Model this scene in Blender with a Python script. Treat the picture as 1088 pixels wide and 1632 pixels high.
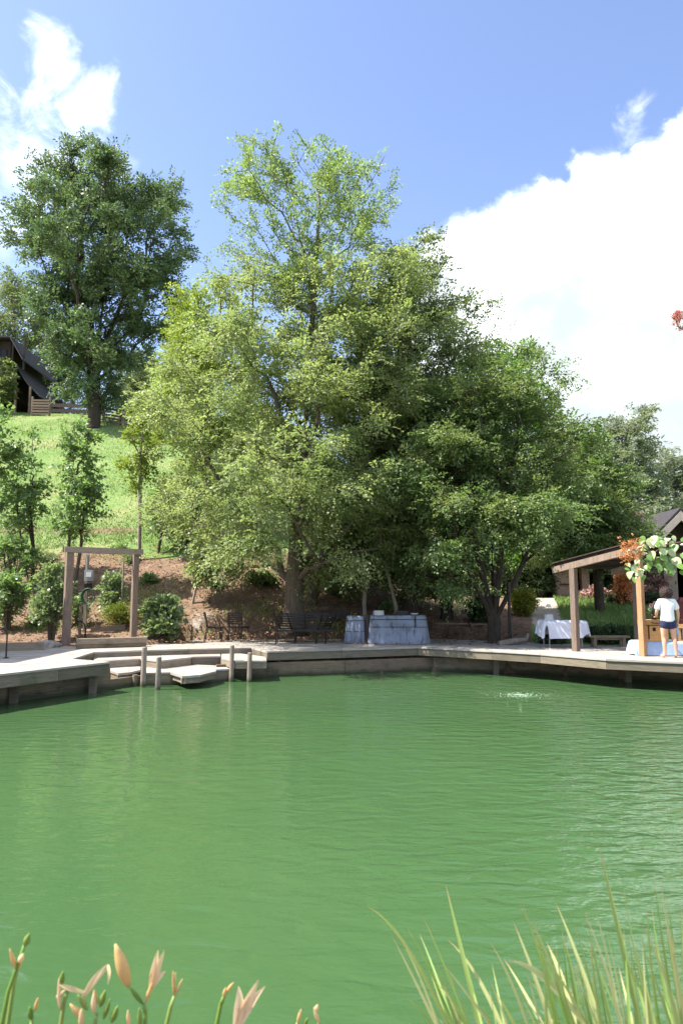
import bpy, bmesh, math, random
import numpy as np
from mathutils import Vector, Matrix

for o in list(bpy.data.objects):
    bpy.data.objects.remove(o)
SC = bpy.context.scene
COL = SC.collection
R = math.radians

# ------------------------------------------------------------------ camera
F, CX, CY, PITCH, CAMZ = 1130.0, 544.0, 816.0, math.atan(134 / 1130.0), 2.05
cam = bpy.data.cameras.new('camera')
cam.sensor_fit = 'VERTICAL'
cam.sensor_height = 36.0
cam.sensor_width = 24.0
cam.lens = F / 1632.0 * 36.0
cam.clip_start = 0.05
cam.clip_end = 3000
cam.dof.use_dof = True
cam.dof.focus_distance = 19.0
cam.dof.aperture_fstop = 3.2
camo = bpy.data.objects.new('camera', cam)
COL.objects.link(camo)
camo.location = (0, 0, CAMZ)
camo.rotation_euler = (math.pi / 2 + PITCH, 0, 0)
SC.camera = camo

# ------------------------------------------------------------------ sun, sky, exposure
SUN_TRAVEL = Vector((0.56, 0.10, -0.82)).normalized()
SUN_ELEV = math.asin(-SUN_TRAVEL.z)
SUN_AZ = math.atan2(-SUN_TRAVEL.x, -SUN_TRAVEL.y)      # from +Y towards +X
sun = bpy.data.lights.new('sun', 'SUN')
sun.energy = 4.7
sun.angle = R(0.53)
sun.color = (1.0, 0.95, 0.87)
suno = bpy.data.objects.new('sun', sun)
COL.objects.link(suno)
suno.rotation_euler = SUN_TRAVEL.to_track_quat('-Z', 'Y').to_euler()
suno.location = (-30, -10, 40)
SC.view_settings.view_transform = 'Standard'
SC.view_settings.look = 'None'
SC.view_settings.gamma = 1.0
SC.view_settings.use_curve_mapping = False
SC.view_settings.exposure = 1.5
SC.cycles.max_bounces = 9
SC.cycles.diffuse_bounces = 8
SC.cycles.transparent_max_bounces = 8


def pix_dir(px, py):
    dx, dz = (px - CX) / F, (CY - py) / F
    return Vector((dx, math.cos(PITCH) - dz * math.sin(PITCH), math.sin(PITCH) + dz * math.cos(PITCH)))


def A(px, py, Y):
    """world point seen at a pixel of the photograph, at depth Y metres"""
    d = pix_dir(px, py)
    return Vector((d.x * Y / d.y, Y, CAMZ + d.z * Y / d.y))


def G(px, py, z):
    """world point seen at a pixel of the photograph, on the level z"""
    d = pix_dir(px, py)
    t = (z - CAMZ) / d.z
    return Vector((d.x * t, d.y * t, z))


def XP(px, Y):
    return (px - CX) / F * Y * 1.0


world = bpy.data.worlds.new('World')
SC.world = world
world.use_nodes = True
nt = world.node_tree
nt.nodes.clear()


def node(tree, typ, **kw):
    n = tree.nodes.new(typ)
    for k, v in kw.items():
        if k.startswith('_'):
            n.inputs[k[1:]].default_value = v
        else:
            setattr(n, k, v)
    return n


def mth(tree, op, a, b=None, c=None, clamp=False):
    n = tree.nodes.new('ShaderNodeMath')
    n.operation = op
    n.use_clamp = clamp
    for i, v in enumerate((a, b, c)):
        if v is None:
            continue
        if isinstance(v, (int, float)):
            n.inputs[i].default_value = v
        else:
            tree.links.new(v, n.inputs[i])
    return n.outputs[0]


def maprange(tree, val, a, b, c=0.0, d=1.0, smooth=False):
    n = tree.nodes.new('ShaderNodeMapRange')
    n.interpolation_type = 'SMOOTHSTEP' if smooth else 'LINEAR'
    tree.links.new(val, n.inputs[0])
    for i, v in enumerate((a, b, c, d)):
        n.inputs[i + 1].default_value = v
    return n.outputs[0]


sky = node(nt, 'ShaderNodeTexSky', sky_type='NISHITA', sun_disc=False)
sky.sun_elevation = SUN_ELEV
sky.sun_rotation = SUN_AZ
sky.altitude = 700
sky.air_density = 1.0
sky.dust_density = 1.6
sky.ozone_density = 2.2
bg_sky = node(nt, 'ShaderNodeBackground', _Strength=0.127)
tint = node(nt, 'ShaderNodeMix', data_type='RGBA', blend_type='MULTIPLY')
tint.inputs[0].default_value = 1.0
tint.inputs[7].default_value = (1.0, 0.93, 0.96, 1)
nt.links.new(sky.outputs[0], tint.inputs[6])
nt.links.new(tint.outputs[2], bg_sky.inputs[0])
tc = node(nt, 'ShaderNodeTexCoord')
DIR = tc.outputs['Generated']


def blobs(lst):
    out = None
    for px, py, r in lst:
        c = pix_dir(px, py).normalized()
        v = node(nt, 'ShaderNodeVectorMath', operation='DISTANCE')
        nt.links.new(DIR, v.inputs[0])
        v.inputs[1].default_value = c
        val = mth(nt, 'SUBTRACT', 1.0, mth(nt, 'DIVIDE', v.outputs['Value'], r))
        out = val if out is None else mth(nt, 'SMOOTH_MAX', out, val, 0.12)
    return out


def fbm(scale, detail=9, rough=0.58, dist=0.25, off=(0, 0, 0)):
    m = node(nt, 'ShaderNodeMapping')
    m.inputs['Location'].default_value = off
    nt.links.new(DIR, m.inputs[0])
    n = node(nt, 'ShaderNodeTexNoise')
    n.inputs['Scale'].default_value = scale
    n.inputs['Detail'].default_value = detail
    n.inputs['Roughness'].default_value = rough
    n.inputs['Distortion'].default_value = dist
    nt.links.new(m.outputs[0], n.inputs['Vector'])
    return n.outputs[0]


n1 = fbm(7.0)
n2 = fbm(16.0, 8, 0.6, 0.6, (3.1, 1.2, 0.4))
n3 = fbm(3.2, 4, 0.5, 0.3, (1.0, 5.2, 0.9))
bank = blobs([(755, 505, .13), (880, 470, .14), (985, 440, .15), (1115, 345, .135), (1000, 640, .26),
              (1240, 560, .28), (790, 680, .2), (1420, 450, .3)])
dens_r = mth(nt, 'ADD', bank, mth(nt, 'MULTIPLY', mth(nt, 'SUBTRACT', n1, 0.5), 0.75))
dens_r = mth(nt, 'ADD', dens_r, mth(nt, 'MULTIPLY', mth(nt, 'SUBTRACT', n2, 0.5), 0.55))
a_r = maprange(nt, dens_r, -0.04, 0.2, smooth=True)
wisp = blobs([(-60, 280, .14), (20, 260, .11), (0, 350, .13), (95, 110, .05), (135, 165, .065), (130, 235, .06), (-200, 300, .15), (1010, 225, .05), (985, 265, .05), (905, 305, .03)])
dens_l = mth(nt, 'ADD', wisp, mth(nt, 'MULTIPLY', mth(nt, 'SUBTRACT', n2, 0.52), 3.6))
a_l = maprange(nt, dens_l, 0.1, 1.5, 0.0, 0.34, smooth=True)
# fair-weather clouds over the rest of the sky, out of the picture
c0 = pix_dir(544, 500).normalized()
vd = node(nt, 'ShaderNodeVectorMath', operation='DISTANCE')
nt.links.new(DIR, vd.inputs[0])
vd.inputs[1].default_value = c0
away = maprange(nt, vd.outputs['Value'], 0.72, 1.0, smooth=True)
dens_g = mth(nt, 'ADD', n3, mth(nt, 'MULTIPLY', mth(nt, 'SUBTRACT', n1, 0.5), 0.3))
a_g = mth(nt, 'MULTIPLY', maprange(nt, dens_g, 0.55, 0.68, smooth=True), away)
alpha = mth(nt, 'MAXIMUM', mth(nt, 'MAXIMUM', a_r, a_l), a_g)
sepd = node(nt, 'ShaderNodeSeparateXYZ')
nt.links.new(DIR, sepd.inputs[0])
# thick cloud bases are greyer than the lit tops
base_v = mth(nt, 'ADD', mth(nt, 'MULTIPLY', sepd.outputs['Z'], 1.6), mth(nt, 'MULTIPLY', n3, 1.0))
base_f = maprange(nt, mth(nt, 'ADD', base_v, mth(nt, 'MULTIPLY', mth(nt, 'SUBTRACT', n1, 0.5), 0.9)), 0.9, 1.75, smooth=True)
mixc = node(nt, 'ShaderNodeMix', data_type='RGBA')
nt.links.new(base_f, mixc.inputs['Factor'])
mixc.inputs[6].default_value = (0.165, 0.185, 0.192, 1)
mixc.inputs[7].default_value = (1.1, 1.1, 1.08, 1)
bg_c = node(nt, 'ShaderNodeBackground', _Strength=1.9)
nt.links.new(mixc.outputs[2], bg_c.inputs[0])
mxs = node(nt, 'ShaderNodeMixShader')
nt.links.new(alpha, mxs.inputs[0])
nt.links.new(bg_sky.outputs[0], mxs.inputs[1])
nt.links.new(bg_c.outputs[0], mxs.inputs[2])
wout = node(nt, 'ShaderNodeOutputWorld')
nt.links.new(mxs.outputs[0], wout.inputs[0])

# ------------------------------------------------------------------ materials
MATS = {}


def new_mat(name):
    m = bpy.data.materials.new(name)
    m.use_nodes = True
    t = m.node_tree
    t.nodes.clear()
    out = t.nodes.new('ShaderNodeOutputMaterial')
    b = t.nodes.new('ShaderNodeBsdfPrincipled')
    t.links.new(b.outputs[0], out.inputs[0])
    MATS[name] = m
    return m, t, b, out


def ramp(t, val, stops):
    n = t.nodes.new('ShaderNodeValToRGB')
    el = n.color_ramp.elements
    while len(el) > 1:
        el.remove(el[-1])
    el[0].position = stops[0][0]
    el[0].color = (*stops[0][1], 1)
    for p, c in stops[1:]:
        e = el.new(p)
        e.color = (*c, 1)
    t.links.new(val, n.inputs[0])
    return n.outputs[0]


def noise(t, scale, detail=5, rough=0.55, vec=None, stretch=None, dist=0.0):
    n = t.nodes.new('ShaderNodeTexNoise')
    n.inputs['Scale'].default_value = scale
    n.inputs['Detail'].default_value = detail
    n.inputs['Roughness'].default_value = rough
    n.inputs['Distortion'].default_value = dist
    if vec is None:
        g = t.nodes.new('ShaderNodeNewGeometry')
        vec = g.outputs['Position']
    if stretch:
        m = t.nodes.new('ShaderNodeMapping')
        m.inputs['Scale'].default_value = stretch
        t.links.new(vec, m.inputs[0])
        vec = m.outputs[0]
    t.links.new(vec, n.inputs['Vector'])
    return n.outputs[0]


def bump(t, b, height, strength=0.4, dist=0.02):
    n = t.nodes.new('ShaderNodeBump')
    n.inputs['Strength'].default_value = strength
    n.inputs['Distance'].default_value = dist
    t.links.new(height, n.inputs['Height'])
    t.links.new(n.outputs[0], b.inputs['Normal'])


def mixcol(t, fac, a, b, typ='MIX'):
    n = t.nodes.new('ShaderNodeMix')
    n.data_type = 'RGBA'
    n.blend_type = typ
    for v, i in ((fac, 0), (a, 6), (b, 7)):
        if isinstance(v, (int, float)):
            n.inputs[i].default_value = v
        elif isinstance(v, tuple):
            n.inputs[i].default_value = (*v, 1)
        else:
            t.links.new(v, n.inputs[i])
    return n.outputs[2]


def plain(name, col, rough=0.6, var=0.15, scale=8.0, metal=0.0, bmp=0.1, spec=0.4):
    m, t, b, o = new_mat(name)
    v = noise(t, scale, 6)
    lo = tuple(c * (1 - var * 1.6) for c in col)
    hi = tuple(min(1, c * (1 + var * 1.6)) for c in col)
    t.links.new(ramp(t, v, [(0.3, lo), (0.7, hi)]), b.inputs['Base Color'])
    b.inputs['Roughness'].default_value = rough
    b.inputs['Metallic'].default_value = metal
    b.inputs['Specular IOR Level'].default_value = spec
    if bmp:
        bump(t, b, noise(t, scale * 5, 4), bmp, 0.01)
    return m


def wood(name, dark, light, rough=0.8, stain=(0.05, 0.05, 0.035), stain_amt=0.5, vertical=False, waterline=False):
    m, t, b, o = new_mat(name)
    st = (9, 9, 0.9) if vertical else (1.0, 1.0, 14)
    gr = noise(t, 4.0, 8, 0.65, stretch=st, dist=0.6)
    col = ramp(t, gr, [(0.25, dark), (0.75, light)])
    oi = t.nodes.new('ShaderNodeObjectInfo')
    br = maprange(t, oi.outputs['Random'], 0, 1, 0.78, 1.15)
    hv = t.nodes.new('ShaderNodeHueSaturation')
    t.links.new(br, hv.inputs['Value'])
    t.links.new(col, hv.inputs['Color'])
    blot = noise(t, 2.3, 6, 0.6)
    f = maprange(t, blot, 0.5, 0.78, 0, stain_amt, smooth=True)
    fine = noise(t, 60, 3, 0.6)
    c2 = mixcol(t, f, hv.outputs[0], stain)
    c3 = mixcol(t, maprange(t, fine, 0.55, 0.8, 0, 0.35), c2, stain)
    if waterline:
        # algae film along the waterline
        gp = t.nodes.new('ShaderNodeNewGeometry')
        sz = t.nodes.new('ShaderNodeSeparateXYZ')
        t.links.new(gp.outputs['Position'], sz.inputs[0])
        wl = mth(t, 'ADD', sz.outputs['Z'], mth(t, 'MULTIPLY', mth(t, 'SUBTRACT', blot, 0.5), 0.25))
        c3 = mixcol(t, maprange(t, wl, 0.02, 0.16, 0.85, 0.0, smooth=True), c3, (0.035, 0.045, 0.018))
    t.links.new(c3, b.inputs['Base Color'])
    b.inputs['Roughness'].default_value = rough
    b.inputs['Specular IOR Level'].default_value = 0.25
    bump(t, b, mth(t, 'ADD', gr, mth(t, 'MULTIPLY', fine, 0.4)), 0.5, 0.01)
    return m


def leaf(name, a, b_, c=None, trans=0.35, rough=0.5, spec=0.35, glow=(1.14, 1.22, 0.74), clump=0.8):
    """leaf colours a..b_ vary leaf by leaf, c tints some branches"""
    m, t, b, o = new_mat(name)
    g = t.nodes.new('ShaderNodeNewGeometry')
    col = ramp(t, g.outputs['Random Per Island'], [(0.0, a), (0.85, b_), (1.0, tuple(x * 1.3 for x in b_))])
    if c is not None:
        nz = noise(t, clump, 3, 0.5)
        col = mixcol(t, maprange(t, nz, 0.42, 0.66, 0, 0.85, smooth=True), col, c)
    t.links.new(col, b.inputs['Base Color'])
    b.inputs['Roughness'].default_value = rough
    b.inputs['Specular IOR Level'].default_value = spec
    tr = t.nodes.new('ShaderNodeBsdfTranslucent')
    tcol = mixcol(t, 1.0, col, glow, 'MULTIPLY')
    t.links.new(tcol, tr.inputs['Color'])
    mx = t.nodes.new('ShaderNodeMixShader')
    mx.inputs[0].default_value = trans
    t.links.new(b.outputs[0], mx.inputs[1])
    t.links.new(tr.outputs[0], mx.inputs[2])
    t.links.new(mx.outputs[0], o.inputs[0])
    return m


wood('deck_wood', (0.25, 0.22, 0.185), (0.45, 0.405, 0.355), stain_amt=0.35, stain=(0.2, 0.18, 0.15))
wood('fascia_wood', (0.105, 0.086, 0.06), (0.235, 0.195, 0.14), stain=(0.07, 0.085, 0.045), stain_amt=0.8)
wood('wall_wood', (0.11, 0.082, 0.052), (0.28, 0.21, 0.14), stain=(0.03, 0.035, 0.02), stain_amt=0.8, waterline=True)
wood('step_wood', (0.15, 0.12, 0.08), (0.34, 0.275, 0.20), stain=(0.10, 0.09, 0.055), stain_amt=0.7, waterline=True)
wood('post_wood', (0.13, 0.092, 0.068), (0.29, 0.215, 0.165), vertical=True, stain=(0.11, 0.08, 0.06), stain_amt=0.5)
wood('beam_wood', (0.20, 0.15, 0.115), (0.40, 0.32, 0.26), stain=(0.10, 0.075, 0.06), stain_amt=0.5)
wood('pole_wood', (0.15, 0.115, 0.085), (0.33, 0.27, 0.215), vertical=True, stain=(0.09, 0.08, 0.06), stain_amt=0.6, waterline=True)
wood('cedar_wood', (0.36, 0.19, 0.09), (0.58, 0.34, 0.18), vertical=True, stain=(0.2, 0.1, 0.05), stain_amt=0.4)
wood('dark_wood', (0.03, 0.022, 0.018), (0.08, 0.06, 0.05), stain=(0.02, 0.015, 0.012))
wood('roof_edge_wood', (0.34, 0.28, 0.24), (0.6, 0.52, 0.46), stain=(0.2, 0.16, 0.13), stain_amt=0.4)
wood('chest_wood', (0.50, 0.26, 0.09), (0.72, 0.43, 0.18), stain=(0.3, 0.15, 0.06), stain_amt=0.3)
wood('house_wall', (0.06, 0.063, 0.052), (0.11, 0.11, 0.095), stain=(0.06, 0.06, 0.05))
plain('black_metal', (0.022, 0.017, 0.015), 0.45, 0.3, metal=0.3)
plain('dark_roof', (0.035, 0.03, 0.032), 0.8, 0.3, 20, bmp=0.5)
plain('grey_metal', (0.28, 0.28, 0.28), 0.5, 0.12, metal=0.3)
plain('green_plastic', (0.03, 0.09, 0.05), 0.45, 0.2)
plain('white_cloth', (0.62, 0.64, 0.72), 0.85, 0.03, 12, bmp=0.2)
plain('blue_cloth', (0.32, 0.42, 0.60), 0.85, 0.05, 12, bmp=0.2)
plain('shirt_cloth', (0.80, 0.80, 0.80), 0.85, 0.02, 20, bmp=0.2)
plain('shorts_cloth', (0.022, 0.026, 0.075), 0.8, 0.2, 30)
plain('skin', (0.56, 0.31, 0.20), 0.55, 0.06, 12, bmp=0.0)
plain('hair', (0.045, 0.026, 0.022), 0.5, 0.35, 30)
plain('rock', (0.30, 0.27, 0.24), 0.9, 0.3, 5, bmp=0.8)
plain('gravel', (0.36, 0.25, 0.21), 0.95, 0.4, 30, bmp=0.9)
plain('terracotta', (0.30, 0.08, 0.05), 0.7, 0.15)
plain('dark_red', (0.10, 0.015, 0.012), 0.5, 0.2)
plain('foam', (0.34, 0.44, 0.32), 0.4, 0.05)
plain('pink_petal', (0.75, 0.40, 0.42), 0.6, 0.1)
plain('glass_grey', (0.55, 0.55, 0.55), 0.15, 0.05)
plain('pale_stucco', (0.55, 0.53, 0.5), 0.9, 0.1)

# tarpaulin cover, mildew stained
m, t, b, o = new_mat('tarp')
n_a = noise(t, 2.2, 8, 0.65, stretch=(1, 1, 0.7))
n_b = noise(t, 7.0, 6, 0.6, stretch=(1.6, 1.6, 0.5))
c = ramp(t, n_a, [(0.3, (0.11, 0.12, 0.145)), (0.5, (0.20, 0.225, 0.29)), (0.75, (0.28, 0.315, 0.40))])
c = mixcol(t, maprange(t, n_b, 0.5, 0.68, 0, 0.85, smooth=True), c, (0.06, 0.06, 0.06))
t.links.new(c, b.inputs['Base Color'])
b.inputs['Roughness'].default_value = 0.6
bump(t, b, n_b, 0.6, 0.03)

# bark
def bark(name, d, l):
    m, t, b, o = new_mat(name)
    g = noise(t, 6, 8, 0.7, stretch=(3, 3, 0.6), dist=0.5)
    t.links.new(ramp(t, g, [(0.3, d), (0.7, l)]), b.inputs['Base Color'])
    b.inputs['Roughness'].default_value = 0.95
    b.inputs['Specular IOR Level'].default_value = 0.15
    bump(t, b, g, 1.0, 0.03)


bark('bark_brown', (0.055, 0.042, 0.03), (0.17, 0.135, 0.10))
bark('bark_dark', (0.03, 0.024, 0.018), (0.09, 0.07, 0.055))
bark('bark_pale', (0.16, 0.13, 0.10), (0.36, 0.31, 0.25))

# leaves
leaf('leaf_elm', (0.19, 0.235, 0.10), (0.31, 0.35, 0.165), (0.215, 0.275, 0.115), 0.52, 0.5, 0.38)
leaf('leaf_elm_top', (0.16, 0.23, 0.075), (0.27, 0.34, 0.13), (0.19, 0.27, 0.09), 0.52, 0.42, 0.5)
leaf('leaf_dark', (0.085, 0.125, 0.045), (0.18, 0.22, 0.09), (0.19, 0.225, 0.095), 0.44, 0.48, 0.38)
leaf('leaf_mid', (0.075, 0.14, 0.045), (0.17, 0.235, 0.085), (0.20, 0.24, 0.095), 0.44, 0.48, 0.4)
leaf('leaf_bright', (0.08, 0.19, 0.02), (0.15, 0.28, 0.04), (0.10, 0.20, 0.03), 0.4, 0.45, 0.4)
leaf('leaf_oak', (0.06, 0.11, 0.055), (0.13, 0.185, 0.09), (0.15, 0.20, 0.10), 0.4, 0.45, 0.45, clump=0.35)
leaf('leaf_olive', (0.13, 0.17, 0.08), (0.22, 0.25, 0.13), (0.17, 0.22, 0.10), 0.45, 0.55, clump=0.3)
leaf('leaf_far_hazed', (0.16, 0.19, 0.14), (0.24, 0.26, 0.18), (0.19, 0.22, 0.155), 0.45, 0.6, clump=0.25)  # distance haze is put into these paler leaf colours
leaf('leaf_young', (0.12, 0.21, 0.075), (0.24, 0.33, 0.13), (0.14, 0.22, 0.08), 0.48, 0.4, 0.5)
leaf('leaf_lime', (0.15, 0.21, 0.03), (0.26, 0.31, 0.06), None, 0.42, 0.5)
leaf('leaf_shrub', (0.16, 0.23, 0.11), (0.29, 0.36, 0.19), (0.20, 0.26, 0.12), 0.45, 0.35, 0.6)
leaf('leaf_hedge', (0.025, 0.05, 0.02), (0.065, 0.105, 0.035), None, 0.25, 0.45)
leaf('leaf_yellow', (0.20, 0.20, 0.03), (0.34, 0.32, 0.06), (0.14, 0.19, 0.03), 0.4, 0.5)
leaf('leaf_orange', (0.42, 0.17, 0.06), (0.62, 0.30, 0.12), None, 0.35, 0.6, glow=(1.2, 1, 0.7))
leaf('leaf_red', (0.40, 0.14, 0.12), (0.56, 0.26, 0.21), None, 0.35, 0.6, glow=(1.2, 1, 0.8))
leaf('leaf_dusty_pink', (0.30, 0.17, 0.15), (0.42, 0.27, 0.22), None, 0.3, 0.7, glow=(1, 1, 1))
leaf('leaf_vine', (0.07, 0.19, 0.03), (0.17, 0.30, 0.06), None, 0.3, 0.3, 0.7, clump=2)
leaf('leaf_vine_sunlit', (0.30, 0.38, 0.17), (0.55, 0.56, 0.34), None, 0.3, 0.5, 0.5, glow=(1, 1, 0.8))  # overexposed vine leaves: the bright light is put into a paler colour
leaf('leaf_litter', (0.13, 0.065, 0.035), (0.30, 0.17, 0.10), None, 0.1, 0.8, 0.2, glow=(1, 1, 1))
leaf('grass_blade_mat', (0.12, 0.20, 0.03), (0.22, 0.30, 0.06), (0.30, 0.32, 0.10), 0.35, 0.6, 0.2, clump=0.5)
leaf('meadow_mat', (0.13, 0.20, 0.06), (0.22, 0.30, 0.105), (0.16, 0.24, 0.075), 0.35, 0.6, 0.2, clump=0.4)


def blade_mat(name, lo, hi, tipc):
    m, t, b, o = new_mat(name)
    at = t.nodes.new('ShaderNodeAttribute')
    at.attribute_name = 'along'
    nz = noise(t, 14, 4, stretch=(1, 1, 0.3))
    oi = t.nodes.new('ShaderNodeObjectInfo')
    body = mixcol(t, oi.outputs['Random'], lo, hi)
    body = mixcol(t, maprange(t, nz, 0.5, 0.75, 0, 0.35), body, (0.48, 0.42, 0.2))
    col = mixcol(t, maprange(t, mth(t, 'ADD', at.outputs['Fac'], mth(t, 'MULTIPLY', nz, 0.15)), 0.95, 1.08, 0, 1), body, tipc)
    t.links.new(col, b.inputs['Base Color'])
    b.inputs['Roughness'].default_value = 0.5
    tr = t.nodes.new('ShaderNodeBsdfTranslucent')
    t.links.new(col, tr.inputs['Color'])
    mx = t.nodes.new('ShaderNodeMixShader')
    mx.inputs[0].default_value = 0.3
    t.links.new(b.outputs[0], mx.inputs[1])
    t.links.new(tr.outputs[0], mx.inputs[2])
    t.links.new(mx.outputs[0], o.inputs[0])


blade_mat('reed_green', (0.19, 0.34, 0.06), (0.38, 0.48, 0.16), (0.58, 0.34, 0.19))
blade_mat('reed_straw', (0.56, 0.56, 0.26), (0.46, 0.51, 0.19), (0.55, 0.28, 0.15))
blade_mat('lily_petal', (0.74, 0.55, 0.29), (0.80, 0.63, 0.40), (0.74, 0.50, 0.28))
blade_mat('lily_bud', (0.66, 0.45, 0.18), (0.60, 0.46, 0.2), (0.68, 0.42, 0.2))
blade_mat('lily_green', (0.15, 0.27, 0.04), (0.24, 0.34, 0.08), (0.22, 0.34, 0.07))

# pond water: turbid green body under a clear rippled surface
m, t, b, o = new_mat('water')
g = t.nodes.new('ShaderNodeNewGeometry')
big = noise(t, 0.16, 4, 0.5)
col = ramp(t, big, [(0.3, (0.037, 0.082, 0.029)), (0.7, (0.046, 0.095, 0.035))])
t.links.new(col, b.inputs['Base Color'])
b.inputs['Roughness'].default_value = 0.02
b.inputs['IOR'].default_value = 1.33
w1 = noise(t, 3.6, 3, 0.45, stretch=(0.75, 1.6, 1), dist=0.5)
w2 = noise(t, 11.0, 2, 0.5, stretch=(0.7, 1.8, 1), dist=0.4)
w3 = noise(t, 0.5, 2, 0.5)
sx = t.nodes.new('ShaderNodeSeparateXYZ')
t.links.new(g.outputs['Position'], sx.inputs[0])
# the breeze reaches the open right-hand side of the pond
amp = maprange(t, mth(t, 'ADD', sx.outputs['X'], mth(t, 'MULTIPLY', mth(t, 'SUBTRACT', w3, 0.5), 5.0)), -1.0, 3.5, 0.26, 1.0, smooth=True)
hgt = mth(t, 'MULTIPLY', mth(t, 'ADD', w1, mth(t, 'MULTIPLY', w2, 0.14)), amp)
bump(t, b, hgt, 0.85, 0.065)

# ground
m, t, b, o = new_mat('ground')
am = t.nodes.new('ShaderNodeAttribute')
am.attribute_name = 'mulch'
ap = t.nodes.new('ShaderNodeAttribute')
ap.attribute_name = 'path'
gn = noise(t, 0.35, 6, 0.6)
gf = noise(t, 9, 6, 0.7)
grass = ramp(t, gn, [(0.3, (0.12, 0.19, 0.055)), (0.5, (0.16, 0.23, 0.075)), (0.68, (0.24, 0.25, 0.11))])
grass = mixcol(t, maprange(t, gf, 0.45, 0.7, 0, 0.5), grass, (0.08, 0.14, 0.03))
mn = noise(t, 3.0, 8, 0.7)
mf = noise(t, 22, 6, 0.7)
mul = ramp(t, mn, [(0.3, (0.12, 0.078, 0.052)), (0.55, (0.21, 0.142, 0.096)), (0.75, (0.31, 0.225, 0.155))])
mul = mixcol(t, maprange(t, mf, 0.5, 0.75, 0, 0.7), mul, (0.07, 0.04, 0.028))
mk = mth(t, 'ADD', am.outputs['Fac'], mth(t, 'MULTIPLY', mth(t, 'SUBTRACT', noise(t, 0.9, 6, 0.65), 0.5), 0.9))
col = mixcol(t, maprange(t, mk, 0.42, 0.58, smooth=True), grass, mul)
pk = mth(t, 'ADD', ap.outputs['Fac'], mth(t, 'MULTIPLY', mth(t, 'SUBTRACT', noise(t, 1.6, 5, 0.65), 0.5), 1.1))
pth = ramp(t, mf, [(0.3, (0.26, 0.22, 0.18)), (0.7, (0.48, 0.43, 0.37))])
col = mixcol(t, maprange(t, pk, 0.45, 0.6, smooth=True), col, pth)
t.links.new(col, b.inputs['Base Color'])
b.inputs['Roughness'].default_value = 0.95
b.inputs['Specular IOR Level'].default_value = 0.1
bump(t, b, mth(t, 'ADD', gf, mth(t, 'MULTIPLY', mf, 0.6)), 0.9, 0.06)

# brickwork seen from afar
m, t, b, o = new_mat('brickwork')
tcn = t.nodes.new('ShaderNodeTexCoord')
mp = t.nodes.new('ShaderNodeMapping')
mp.inputs['Rotation'].default_value = (R(90), 0, 0)
t.links.new(tcn.outputs['Object'], mp.inputs[0])
bk = t.nodes.new('ShaderNodeTexBrick')
bk.inputs['Scale'].default_value = 4.2
bk.inputs['Color1'].default_value = (0.34, 0.19, 0.14, 1)
bk.inputs['Color2'].default_value = (0.44, 0.27, 0.20, 1)
bk.inputs['Mortar'].default_value = (0.42, 0.37, 0.32, 1)
bk.inputs['Mortar Size'].default_value = 0.03
t.links.new(mp.outputs[0], bk.inputs['Vector'])
nz = noise(t, 3, 6)
t.links.new(mixcol(t, maprange(t, nz, 0.5, 0.8, 0, 0.5), bk.outputs['Color'], (0.2, 0.13, 0.1)), b.inputs['Base Color'])
b.inputs['Roughness'].default_value = 0.9
bump(t, b, bk.outputs['Fac'], -0.5, 0.01)

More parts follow.
